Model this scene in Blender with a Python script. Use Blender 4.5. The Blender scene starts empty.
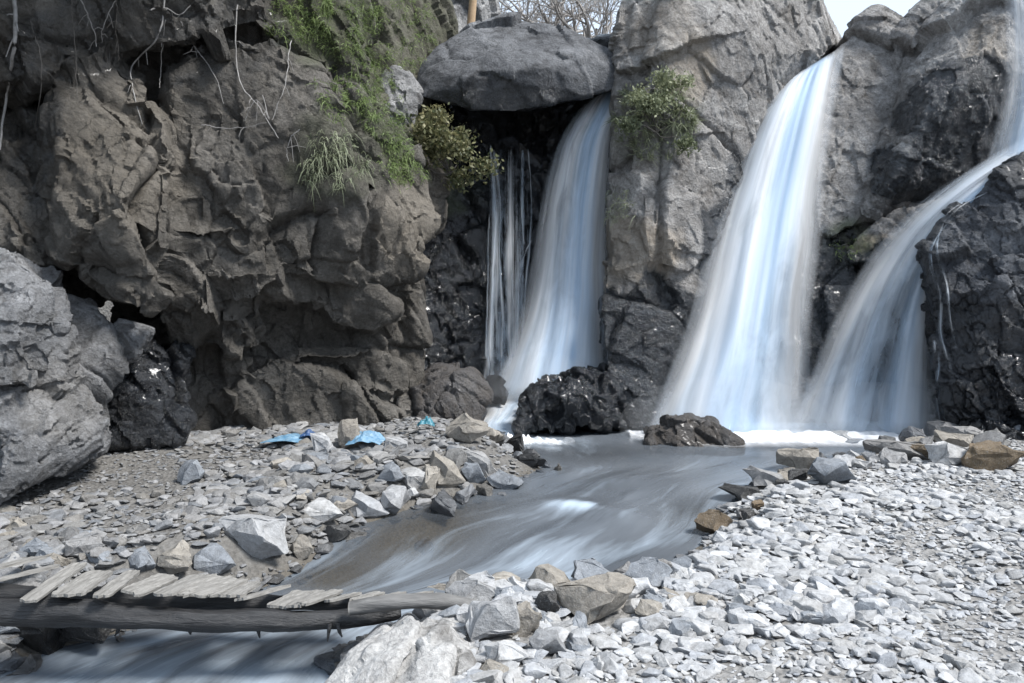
import bpy, bmesh, math, random
import numpy as np
from mathutils import Vector, Matrix, Euler
random.seed(7); rng = np.random.default_rng(7)
R = math.radians
C = bpy.context.scene.collection
S = bpy.context.scene

# ------------------------------------------------------------------ camera, world, sun, exposure
CAMH, F, HU, HV = 1.6, 796.4, 512.0, 300.0
cd = bpy.data.cameras.new('camera'); cam = bpy.data.objects.new('camera', cd); C.objects.link(cam)
cam.location = (0, 0, CAMH); cam.rotation_euler = (R(90), 0, 0)
cd.lens = 28; cd.sensor_width = 36; cd.shift_y = -41.5/1024; cd.clip_end = 500; cd.clip_start = 0.05
S.camera = cam
SUN_EL, SUN_AZ = 53, 114          # azimuth measured clockwise from +Y (north)
w = bpy.data.worlds.new('World'); S.world = w; w.use_nodes = True
nt = w.node_tree; bg = nt.nodes['Background']
sky = nt.nodes.new('ShaderNodeTexSky'); sky.sky_type = 'NISHITA'; sky.sun_disc = False
sky.sun_elevation = R(SUN_EL); sky.sun_rotation = R(SUN_AZ); sky.air_density = 1.0; sky.dust_density = 2.5
mx = nt.nodes.new('ShaderNodeMix'); mx.data_type = 'RGBA'; mx.inputs[0].default_value = 0.85
nt.links.new(sky.outputs[0], mx.inputs[6]); mx.inputs[7].default_value = (8.6, 10.2, 12.4, 1)   # even cloud cover over the blue
nt.links.new(mx.outputs[2], bg.inputs[0]); bg.inputs[1].default_value = 0.061
sd = bpy.data.lights.new('sun', 'SUN'); sun = bpy.data.objects.new('sun', sd); C.objects.link(sun)
sd.energy = 3.5; sd.angle = R(16); sd.color = (1.0, 0.98, 0.95)
_d = Vector((math.sin(R(SUN_AZ))*math.cos(R(SUN_EL)), math.cos(R(SUN_AZ))*math.cos(R(SUN_EL)), math.sin(R(SUN_EL))))
sun.rotation_euler = _d.to_track_quat('Z', 'Y').to_euler(); sun.location = _d*30
S.view_settings.view_transform = 'Standard'; S.view_settings.look = 'None'
S.view_settings.gamma = 1; S.view_settings.exposure = 1.0
S.cycles.max_bounces = 6; S.cycles.transparent_max_bounces = 24
S.cycles.use_denoising = True

# ------------------------------------------------------------------ helpers
def P(u, v, Y): return ((u-HU)/F*Y, Y, CAMH-(v-HV)/F*Y)
def _h(i, j, k, s):
    M = np.uint32
    with np.errstate(over='ignore'):
        x = (i.astype(np.int64) & 0xffffffff).astype(M)*M(0x8da6b343) ^ (j.astype(np.int64) & 0xffffffff).astype(M)*M(0xd8163841) \
            ^ (k.astype(np.int64) & 0xffffffff).astype(M)*M(0xcb1ab31f) ^ M((s*0x9e3779b1) & 0xffffffff)
        x ^= x >> M(15); x *= M(0x2c1b3c6d); x ^= x >> M(12); x *= M(0x297a2d39); x ^= x >> M(15)
    return x
def hf(i, j, k, s): return _h(i, j, k, s).astype(np.float64)/4294967295.0
def vnoise(Q, s=0):
    b = np.floor(Q); f = Q-b; f = f*f*(3-2*f); b = b.astype(np.int64); out = 0
    for dx in (0, 1):
        for dy in (0, 1):
            for dz in (0, 1):
                wgt = (f[:, 0] if dx else 1-f[:, 0])*(f[:, 1] if dy else 1-f[:, 1])*(f[:, 2] if dz else 1-f[:, 2])
                out = out+wgt*hf(b[:, 0]+dx, b[:, 1]+dy, b[:, 2]+dz, s)
    return out*2-1
def fbm(Q, oct=4, s=0, gain=.5):
    a, t = 1., 0.
    for o in range(oct):
        t = t+a*vnoise(Q*(2.03**o)+o*17.3, s+o); a *= gain
    return t
def vor(Q, s=0):
    b = np.floor(Q).astype(np.int64); n = len(Q); pp = np.zeros((n, 3))
    f1 = np.full(n, 9.); f2 = np.full(n, 9.); loc = np.zeros((n, 3)); cid = np.zeros((n, 3), np.int64)
    for dx in (-1, 0, 1):
        for dy in (-1, 0, 1):
            for dz in (-1, 0, 1):
                c = b+np.array((dx, dy, dz))
                p = c+np.stack([hf(c[:, 0], c[:, 1], c[:, 2], s+q) for q in (1, 2, 3)], 1)
                d = np.linalg.norm(Q-p, axis=1)
                m = d < f1
                f2 = np.where(m, f1, np.minimum(f2, d)); f1 = np.where(m, d, f1)
                loc[m] = (Q-p)[m]; cid[m] = c[m]; pp[m] = p[m]
    rv = np.stack([hf(cid[:, 0], cid[:, 1], cid[:, 2], s+q)*2-1 for q in (5, 6, 7, 8)], 1)
    return f1, f2, pp, rv
def sstep(a, b, x): t = np.clip((x-a)/(b-a), 0, 1); return t*t*(3-2*t)

def tag(o, label=None, cat=None, group=None, kind=None):
    if label: o['label'] = label
    if cat: o['category'] = cat
    if group: o['group'] = group
    if kind: o['kind'] = kind
    return o
def mesh_np(name, V, Fc, mat=None, parent=None, smooth=False, attrs=None, uv=None):
    V = np.asarray(V, np.float32); Fc = np.asarray(Fc, np.int32)
    me = bpy.data.meshes.new(name); k = Fc.shape[1]
    me.vertices.add(len(V)); me.vertices.foreach_set('co', V.ravel())
    me.loops.add(Fc.size); me.loops.foreach_set('vertex_index', Fc.ravel())
    me.polygons.add(len(Fc)); me.polygons.foreach_set('loop_start', np.arange(0, Fc.size, k, dtype=np.int32))
    me.polygons.foreach_set('loop_total', np.full(len(Fc), k, np.int32))
    me.polygons.foreach_set('use_smooth', np.full(len(Fc), bool(smooth)))
    me.update(calc_edges=True)
    for an, col in (attrs or {}).items():
        a = me.attributes.new(an, 'FLOAT_COLOR', 'POINT'); a.data.foreach_set('color', np.asarray(col, np.float32).ravel())
    if uv is not None:
        l = me.uv_layers.new(name='UVMap'); l.data.foreach_set('uv', np.asarray(uv, np.float32)[Fc.ravel()].ravel())
    if mat: me.materials.append(mat)
    o = bpy.data.objects.new(name, me); C.objects.link(o)
    if parent: o.parent = parent
    return o
def empty(name, loc=(0, 0, 0)):
    o = bpy.data.objects.new(name, None); C.objects.link(o); o.location = loc; o.empty_display_size = .1; return o
def grid_faces(nu, nv):
    i = np.arange(nu-1)[:, None]*nv+np.arange(nv-1)[None]
    return np.stack([i, i+nv, i+nv+1, i+1], -1).reshape(-1, 4)
class Tubes:
    def __init__(s): s.V = []; s.F = []; s.n = 0
    def add(s, pts, rads, k=6):
        pts = np.asarray(pts, float); m = len(pts)
        t = np.gradient(pts, axis=0); t /= np.linalg.norm(t, axis=1)[:, None]+1e-9
        up = np.where(np.abs(t[:, 2:3]) > .9, np.array([[1., 0, 0]]), np.array([[0, 0, 1.]]))
        a = np.cross(t, up); a /= np.linalg.norm(a, axis=1)[:, None]+1e-9; b = np.cross(t, a)
        ang = np.arange(k)*2*math.pi/k
        ring = pts[:, None]+np.asarray(rads, float).reshape(-1, 1, 1)*(a[:, None]*np.cos(ang)[None, :, None]+b[:, None]*np.sin(ang)[None, :, None])
        s.V.append(ring.reshape(-1, 3))
        i = np.arange(m-1)[:, None]*k; j = np.arange(k)[None]; j2 = (j+1) % k
        s.F.append((np.stack([i+j, i+j2, i+k+j2, i+k+j], -1).reshape(-1, 4))+s.n)
        c0 = s.n; s.n += m*k
        return c0
    def build(s, name, mat, parent=None): return mesh_np(name, np.concatenate(s.V), np.concatenate(s.F), mat, parent, True)
def smooth_path(pts, n):
    pts = np.asarray(pts, float); m = len(pts); x = np.linspace(0, m-1, n); out = np.zeros((n, pts.shape[1]))
    for q, t in enumerate(x):
        i = min(int(t), m-2); f = t-i
        p0, p1, p2, p3 = pts[max(i-1, 0)], pts[i], pts[i+1], pts[min(i+2, m-1)]
        out[q] = .5*((2*p1)+(-p0+p2)*f+(2*p0-5*p1+4*p2-p3)*f*f+(-p0+3*p1-3*p2+p3)*f**3)
    return out

# ------------------------------------------------------------------ materials
class NT:
    def __init__(s, name):
        s.m = bpy.data.materials.new(name); s.m.use_nodes = True; s.t = s.m.node_tree; s.b = s.t.nodes['Principled BSDF']; s.out = s.t.nodes['Material Output']
    def n(s, ty, **kw):
        x = s.t.nodes.new('ShaderNode'+ty)
        for k, v in kw.items():
            if k.startswith('i_'): x.inputs[int(k[2:]) if k[2:].isdigit() else k[2:].replace('_', ' ')].default_value = v
            else: setattr(x, k, v)
        return x
    def l(s, a, b): s.t.links.new(a, b)
    def noise(s, vec, scale, detail=6, rough=.55, dist=0.):
        x = s.n('TexNoise'); x.inputs['Scale'].default_value = scale; x.inputs['Detail'].default_value = detail
        x.inputs['Roughness'].default_value = rough; x.inputs['Distortion'].default_value = dist; s.l(vec, x.inputs['Vector']); return x.outputs[0]
    def mapr(s, v, a, b, c=0., d=1.):
        x = s.n('MapRange'); s.l(v, x.inputs[0])
        for i, q in enumerate((a, b, c, d)): x.inputs[i+1].default_value = q
        return x.outputs[0]
    def math(s, op, a, b=None):
        x = s.n('Math', operation=op)
        for i, q in enumerate((a, b)):
            if q is None: continue
            if hasattr(q, 'links'): s.l(q, x.inputs[i])
            else: x.inputs[i].default_value = q
        return x.outputs[0]
    def mix(s, f, a, b, blend='MIX'):
        x = s.n('Mix', data_type='RGBA', blend_type=blend)
        for i, q in ((0, f), (6, a), (7, b)):
            if hasattr(q, 'links'): s.l(q, x.inputs[i])
            else: x.inputs[i].default_value = q if i == 0 else (tuple(q)+(1,) if len(q) == 3 else q)
        return x.outputs[2]
    def ramp(s, v, stops):
        x = s.n('ValToRGB'); s.l(v, x.inputs[0]); e = x.color_ramp.elements
        while len(e) < len(stops): e.new(.5)
        for q, (p, c) in zip(e, stops): q.position = p; q.color = tuple(c)+(1,)
        return x.outputs[0]
    def bump(s, h, strength, dist, prev=None):
        x = s.n('Bump'); x.inputs['Strength'].default_value = strength; x.inputs['Distance'].default_value = dist; s.l(h, x.inputs['Height'])
        if prev is not None: s.l(prev, x.inputs['Normal'])
        return x.outputs[0]

def rock_material(name, c1, c2, c3, tan, crack=.5, bumpk=1., wetrough=.16):
    k = NT(name); geo = k.n('NewGeometry').outputs['Position']
    n1 = k.noise(geo, 1.1, 8, .6, .3); n2 = k.noise(geo, 7., 8, .65); n3 = k.noise(geo, 38., 6, .7)
    base = k.ramp(n1, [(.32, c1), (.5, c2), (.66, c3)])
    n4 = k.noise(geo, 3.2, 10, .72, .8)
    base = k.mix(1., base, k.ramp(n2, [(.3, (.62, .62, .62)), (.5, (.95, .95, .95)), (.7, (1.25, 1.25, 1.25))]), 'MULTIPLY')
    base = k.mix(.9, base, k.ramp(n4, [(.36, (.5, .49, .48)), (.47, (1, 1, 1)), (.56, (1.05, 1.05, 1.05)), (.66, (1.5, 1.49, 1.47))]), 'MULTIPLY')
    sp = k.mapr(n3, .38, .7, .62, 1.3)
    cb = k.n('CombineColor'); [k.l(sp, cb.inputs[i]) for i in range(3)]
    base = k.mix(.8, base, cb.outputs[0], 'MULTIPLY')
    at = k.n('Attribute', attribute_name='surf'); sp3 = k.n('SeparateColor'); k.l(at.outputs['Color'], sp3.inputs[0])
    wet, moss, tn = sp3.outputs  # wet channel holds real wetness and, on the cliffs, some painted shade
    base = k.mix(tn, base, k.mix(n2, tan, tuple(x*1.5 for x in tan)), 'MIX')
    # fine fracture lines
    wn = k.n('TexNoise'); wn.inputs['Scale'].default_value = 3.; wn.inputs['Detail'].default_value = 5; k.l(geo, wn.inputs['Vector'])
    vm = k.n('VectorMath', operation='MULTIPLY_ADD'); k.l(wn.outputs['Color'], vm.inputs[0]); vm.inputs[1].default_value = (.35, .35, .35); k.l(geo, vm.inputs[2])
    v = k.n('TexVoronoi', feature='DISTANCE_TO_EDGE'); v.inputs['Scale'].default_value = 2.6; k.l(vm.outputs[0], v.inputs['Vector'])
    v2 = k.n('TexVoronoi', feature='DISTANCE_TO_EDGE'); v2.inputs['Scale'].default_value = 8.5; k.l(vm.outputs[0], v2.inputs['Vector'])
    pm = k.mapr(k.noise(geo, 1.9, 3, .5), .44, .58)
    cr0 = k.math('MULTIPLY', k.mapr(v.outputs[0], 0, .02), k.mapr(v2.outputs[0], 0, .025, .5, 1.))
    cr = k.math('SUBTRACT', 1., k.math('MULTIPLY', pm, k.math('SUBTRACT', 1., cr0)))
    crm = k.math('MULTIPLY', k.math('SUBTRACT', 1., cr), crack)
    base = k.mix(crm, base, (.025, .024, .023))
    base = k.mix(k.math('MULTIPLY', moss, k.mapr(n2, .3, .55)), base, k.mix(n3, (.03, .05, .012), (.09, .12, .03)))
    wm = k.mapr(k.math('ADD', wet, k.math('MULTIPLY', k.math('SUBTRACT', n2, .5), .5)), .35, .65)
    wm = k.math('MULTIPLY', wm, k.mapr(wet, 0., .12))
    base = k.mix(wm, base, k.mix(.97, base, (.075, .09, .11), 'MULTIPLY'))
    k.l(base, k.b.inputs['Base Color'])
    k.l(k.mapr(wm, 0, 1, .88, wetrough), k.b.inputs['Roughness'])
    k.l(k.mapr(wm, 0, 1, .25, .5), k.b.inputs['Specular IOR Level']); k.l(k.math('MULTIPLY', wm, .2), k.b.inputs['Coat Weight']); k.b.inputs['Coat Roughness'].default_value = .1; k.b.inputs['Coat IOR'].default_value = 1.6
    b = k.bump(cr, .55*bumpk, .03); b = k.bump(n4, .8*bumpk, .14, b); b = k.bump(n2, .8*bumpk, .10, b); b = k.bump(n3, .7*bumpk, .022, b)
    k.l(b, k.b.inputs['Normal'])
    return k.m
M = {}
M['cliff'] = rock_material('dry_cliff_rock', (.060, .056, .051), (.105, .099, .091), (.17, .161, .149), (.19, .168, .138))
M['grey'] = rock_material('grey_cliff_rock', (.18, .18, .182), (.30, .298, .298), (.44, .436, .432), (.32, .26, .19), crack=.35)
M['dark'] = rock_material('dark_wet_rock', (.05, .054, .062), (.09, .096, .108), (.16, .167, .18), (.12, .09, .06), wetrough=.16)
M['white'] = rock_material('ridged_pale_rock', (.25, .245, .24), (.36, .355, .348), (.47, .465, .456), (.36, .31, .25), crack=.35, bumpk=.6)
M['slate'] = rock_material('slate_boulder_rock', (.115, .12, .13), (.20, .206, .218), (.30, .307, .32), (.23, .21, .18), crack=.45)
M['cap'] = rock_material('capstone_rock', (.085, .088, .095), (.12, .123, .13), (.175, .18, .19), (.13, .12, .1), crack=.15, bumpk=.6)
M['pale'] = rock_material('pale_boulder_rock', (.2, .198, .195), (.31, .305, .30), (.43, .425, .42), (.28, .25, .2), crack=.3)

def stone_material(name, cols, attr):
    k = NT(name); tc = k.n('TexCoord').outputs['Object' if not attr else 'Generated']; geo = k.n('NewGeometry').outputs['Position']
    if attr: t = k.n('Attribute', attribute_name='tone').outputs['Fac']
    else: t = k.n('ObjectInfo').outputs['Random']
    base = k.ramp(t, [(i/(len(cols)-1), c) for i, c in enumerate(cols)])
    n = k.noise(geo, 24., 8, .65); n2 = k.noise(geo, 130., 4, .6)
    base = k.mix(k.mapr(n, .3, .62), k.mix(1., base, (.6, .59, .58), 'MULTIPLY'), base)
    base = k.mix(k.mapr(n2, .55, .75, 0, .5), base, (.45, .45, .45))
    sx = k.n('SeparateXYZ'); k.l(geo, sx.inputs[0])
    oc = k.n('Attribute', attribute_name='wet'); owc = k.n('Attribute', attribute_type='OBJECT', attribute_name='wet')
    wet = k.math('MAXIMUM', oc.outputs['Fac'], owc.outputs['Fac'])
    base = k.mix(wet, base, k.mix(.85, base, (.2, .21, .23), 'MULTIPLY'))
    k.l(base, k.b.inputs['Base Color']); k.l(k.mapr(wet, 0, 1, .85, .25), k.b.inputs['Roughness'])
    k.b.inputs['Specular IOR Level'].default_value = .3
    b = k.bump(n, .6, .03); b = k.bump(n2, .35, .006, b); k.l(b, k.b.inputs['Normal'])
    return k.m
PALE = [(.26, .26, .26), (.34, .343, .348), (.41, .413, .42), (.31, .306, .298), (.47, .472, .476), (.28, .293, .315), (.42, .418, .411)]
MIXD = [(.13, .127, .122), (.20, .201, .206), (.16, .150, .135), (.28, .281, .287), (.19, .185, .176), (.145, .155, .17), (.31, .306, .30)]
M['pale_gravel'] = stone_material('pale_gravel', PALE, True); M['rubble'] = stone_material('grey_rubble', MIXD, True)
M['pale_stone'] = stone_material('pale_stone', PALE, False); M['mixed_stone'] = stone_material('mixed_stone', MIXD, False)
M['tan_stone'] = stone_material('tan_stone', [(.22, .20, .172), (.29, .268, .235)], False)
M['blue_stone'] = stone_material('blue_grey_stone', [(.17, .185, .205), (.22, .235, .255)], False)
M['brown_stone'] = stone_material('brown_stone', [(.12, .092, .06), (.15, .11, .07)], False)
M['dark_stone'] = stone_material('dark_stone', [(.05, .05, .05), (.07, .068, .065)], False)

def ground_material():
    k = NT('gravelly_ground'); geo = k.n('NewGeometry').outputs['Position']
    n = k.noise(geo, 1.2, 8, .6); n2 = k.noise(geo, 22., 8, .7); v = k.n('TexVoronoi'); v.inputs['Scale'].default_value = 26; k.l(geo, v.inputs['Vector'])
    at = k.n('Attribute', attribute_name='surf'); sp = k.n('SeparateColor'); k.l(at.outputs['Color'], sp.inputs[0])
    dry = k.mix(n, (.10, .095, .088), (.19, .183, .172)); pal = k.mix(n, (.21, .20, .188), (.29, .287, .282))
    base = k.mix(sp.outputs[1], dry, pal)
    base = k.mix(k.mapr(n2, .35, .6), k.mix(1., base, (.55, .54, .53), 'MULTIPLY'), base)
    base = k.mix(sp.outputs[0], base, k.mix(n2, (.055, .047, .036), (.12, .105, .083)))
    k.l(base, k.b.inputs['Base Color']); k.b.inputs['Roughness'].default_value = .9
    b = k.bump(v.outputs[0], .7, .03); b = k.bump(n2, .5, .03, b); k.l(b, k.b.inputs['Normal'])
    return k.m
M['ground'] = ground_material()

def leaf_material(name, ca, cb, tr=.35):
    k = NT(name); t = k.n('Attribute', attribute_name='tone').outputs['Fac']
    base = k.mix(t, ca, cb)
    k.l(base, k.b.inputs['Base Color']); k.b.inputs['Roughness'].default_value = .6
    tl = k.n('BsdfTranslucent'); k.l(base, tl.inputs[0]); ms = k.n('MixShader'); ms.inputs[0].default_value = tr
    k.l(k.b.outputs[0], ms.inputs[1]); k.l(tl.outputs[0], ms.inputs[2]); k.l(ms.outputs[0], k.out.inputs[0])
    return k.m
M['grass'] = leaf_material('grass_blades', (.08, .12, .035), (.28, .36, .14))
M['leaf'] = leaf_material('shrub_leaves', (.06, .075, .03), (.27, .25, .13))
M['olive'] = leaf_material('olive_leaves', (.08, .10, .05), (.28, .30, .18))
M['drygrass'] = leaf_material('sage_green_grass', (.15, .175, .10), (.37, .40, .27))
def plain(name, a, b, rough=.85, scale=12., stretch=(1, 1, 1), bump=.4, bd=.02):
    k = NT(name); tc = k.n('TexCoord').outputs['Object']; mp = k.n('Mapping'); mp.inputs['Scale'].default_value = stretch; k.l(tc, mp.inputs[0])
    n = k.noise(mp.outputs[0], scale, 8, .65); k.l(k.mix(k.mapr(n, .3, .7), a, b), k.b.inputs['Base Color'])
    k.b.inputs['Roughness'].default_value = rough; k.l(k.bump(n, bump, bd), k.b.inputs['Normal']); return k.m
M['root'] = plain('pale_roots', (.16, .15, .14), (.34, .33, .32)); M['darkroot'] = plain('dark_roots', (.05, .045, .04), (.12, .11, .1))
M['bark'] = plain('pale_bark', (.2, .18, .165), (.38, .36, .34)); M['tanwood'] = plain('tan_wood', (.28, .19, .11), (.42, .30, .19))
M['log'] = plain('wet_log', (.008, .008, .009), (.036, .036, .037), .45, 9., (.35, 3, 3), .8, .03)
M['logend'] = plain('worn_log', (.07, .068, .066), (.17, .166, .16), .75, 9., (.4, 3, 3), .7, .02)
M['plank'] = plain('weathered_plank', (.10, .094, .085), (.27, .26, .243), .85, 14., (5, .7, 5), .5, .012)
M['rope'] = plain('pale_rope', (.16, .145, .12), (.32, .30, .26), .9, 60.)
M['blue'] = plain('blue_plastic', (.03, .13, .24), (.22, .33, .41), .5, 20.)
M['navy'] = plain('dark_blue_plastic', (.02, .05, .14), (.05, .10, .2), .45, 20.)
M['teal'] = plain('teal_plastic', (.02, .10, .14), (.04, .2, .25), .4, 20.)

def fall_material(name, dens, sx=6.5, sy=1.0, thr=(.22, .58), edge=.34, warm=.22, tint=(.54, .69, .85), top=.0):
    """silky white water: streaks run along the fall, thin between them and at the rims"""
    k = NT(name); uv = k.n('UVMap').outputs[0]; sp = k.n('SeparateXYZ'); k.l(uv, sp.inputs[0]); u, v = sp.outputs[0], sp.outputs[1]
    wv = k.n('Mapping'); wv.inputs['Scale'].default_value = (5, 5, 1); k.l(uv, wv.inputs[0]); wob = k.noise(wv.outputs[0], 1., 3, .5)
    lw = k.n('Mapping'); lw.inputs['Scale'].default_value = (7, 8, 1); k.l(uv, lw.inputs[0]); ledge = k.noise(lw.outputs[0], 1., 3, .55, .8)
    ux = k.math('ADD', u, k.math('MULTIPLY', k.math('SUBTRACT', wob, .5), .07)); cx = k.n('CombineXYZ'); k.l(ux, cx.inputs[0]); k.l(v, cx.inputs[1]); uv = cx.outputs[0]
    def streak(a, b, off):
        mp = k.n('Mapping'); mp.inputs['Scale'].default_value = (a, b, 1); mp.inputs['Location'].default_value = (off, off*.7, off); k.l(uv, mp.inputs[0])
        return k.noise(mp.outputs[0], 1., 4, .55, .35)
    s1 = streak(sx, sy, 0.); s2 = streak(sx*.4, sy*.7, 3.); s3 = streak(sx*3., sy*1.5, 8.)
    s = k.math('ADD', k.math('MULTIPLY', s1, .40), k.math('ADD', k.math('MULTIPLY', s2, .52), k.math('MULTIPLY', s3, .08)))
    s = k.math('ADD', s, k.math('MULTIPLY', k.math('SUBTRACT', ledge, .5), .28)); a = k.mapr(s, thr[0], thr[1])
    at = k.n('Attribute', attribute_name='dens').outputs['Fac']
    a = k.math('MULTIPLY', a, dens); a = k.math('ADD', a, k.math('MULTIPLY', k.math('SUBTRACT', at, .5), 1.1))
    jit = k.math('MULTIPLY', k.math('SUBTRACT', s1, .5), .35)
    ue = k.math('ADD', u, jit); ue2 = k.math('SUBTRACT', k.math('SUBTRACT', 1., u), jit)
    e = k.math('MULTIPLY', k.mapr(ue, .0, edge), k.mapr(ue2, .0, edge))
    e = k.math('MULTIPLY', e, k.mapr(k.math('MULTIPLY', u, k.math('SUBTRACT', 1., u)), 0., .04))
    a = k.math('MULTIPLY', k.n('Clamp').outputs[0] if False else k.mapr(a, 0., 1.), e)
    a = k.math('MULTIPLY', a, k.mapr(k.math('ADD', v, k.math('MULTIPLY', k.math('SUBTRACT', s1, .5), top)), 0., .05+.5*top)); a = k.math('MULTIPLY', a, k.mapr(k.math('SUBTRACT', 1., v), 0., .05))
    col = k.mix(k.mapr(s2, .38, .68), tint, (.95, .955, .96)); col = k.mix(k.mapr(s1, .58, .72, 0, warm), col, (.95, .88, .81))  # streak colours paint in bluish shade and warm highlights
    d = k.n('BsdfDiffuse'); k.l(col, d.inputs[0]); tl = k.n('BsdfTranslucent'); k.l(col, tl.inputs[0])
    m1 = k.n('MixShader'); m1.inputs[0].default_value = .5; k.l(d.outputs[0], m1.inputs[1]); k.l(tl.outputs[0], m1.inputs[2])
    t = k.n('BsdfTransparent'); m2 = k.n('MixShader'); k.l(a, m2.inputs[0]); k.l(t.outputs[0], m2.inputs[1]); k.l(m1.outputs[0], m2.inputs[2])
    k.l(m2.outputs[0], k.out.inputs[0]); return k.m
M['fall'] = fall_material('falling_water', .95); M['veil'] = fall_material('falling_water_veil', .55, 10., 1.0, (.36, .75), .4, .2)
M['thin'] = fall_material('thin_falling_water', 1.1, 11., 1.1, (.44, .70), .15, .0, top=.5)
M['trickle'] = fall_material('trickling_water', .75, 3., 5.0, (.36, .66), .5, .0)

def stream_material():
    k = NT('flowing_water'); uv = k.n('UVMap').outputs[0]; at = k.n('Attribute', attribute_name='surf'); sp = k.n('SeparateColor'); k.l(at.outputs['Color'], sp.inputs[0])
    foam, shallow, _ = sp.outputs
    def streak(a, b, off, dd=.6):
        mp = k.n('Mapping'); mp.inputs['Scale'].default_value = (a, b, 1); mp.inputs['Location'].default_value = (off, off, off); k.l(uv, mp.inputs[0])
        return k.noise(mp.outputs[0], 1., 5, .55, dd)
    s1 = streak(3.2, .55, 0.); s2 = streak(9., 1.1, 5.); s3 = streak(1.3, .5, 9.)
    s = k.math('ADD', k.math('MULTIPLY', s1, .5), k.math('ADD', k.math('MULTIPLY', s2, .2), k.math('MULTIPLY', s3, .3)))
    f = k.math('MULTIPLY', k.mapr(k.math('ADD', s, k.math('MULTIPLY', foam, .55)), .57, 1.05), 1.0)
    base = k.mix(k.mapr(s3, .3, .7), (.075, .084, .096), (.165, .185, .21))
    base = k.mix(f, base, (.58, .69, .80))
    k.l(base, k.b.inputs['Base Color']); k.b.inputs['IOR'].default_value = 1.33; k.b.inputs['Specular IOR Level'].default_value = .5
    k.l(k.mapr(f, 0, 1, .16, .6), k.b.inputs['Roughness'])
    k.l(k.bump(s, .5, .06), k.b.inputs['Normal'])
    t = k.n('BsdfTransparent'); t.inputs[0].default_value = (.72, .70, .66, 1); ms = k.n('MixShader')
    al = k.math('MULTIPLY', k.math('SUBTRACT', 1., k.mapr(f, 0, .5)), k.math('MULTIPLY', shallow, .8))
    k.l(al, ms.inputs[0]); k.l(k.b.outputs[0], ms.inputs[1]); k.l(t.outputs[0], ms.inputs[2]); k.l(ms.outputs[0], k.out.inputs[0])
    return k.m
M['stream'] = stream_material()
def foam_material():
    k = NT('white_foam'); at = k.n('Attribute', attribute_name='surf'); uv = k.n('UVMap').outputs[0]
    n = k.noise(uv, 5., 5, .5)
    a = k.mapr(k.math('MULTIPLY', at.outputs['Fac'], k.mapr(n, .3, .65, .45, 1.15)), 0., .9)
    d = k.n('BsdfDiffuse'); d.inputs[0].default_value = (.9, .91, .93, 1); t = k.n('BsdfTransparent'); ms = k.n('MixShader')
    k.l(a, ms.inputs[0]); k.l(t.outputs[0], ms.inputs[1]); k.l(d.outputs[0], ms.inputs[2]); k.l(ms.outputs[0], k.out.inputs[0]); return k.m
M['foam'] = foam_material()

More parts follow.
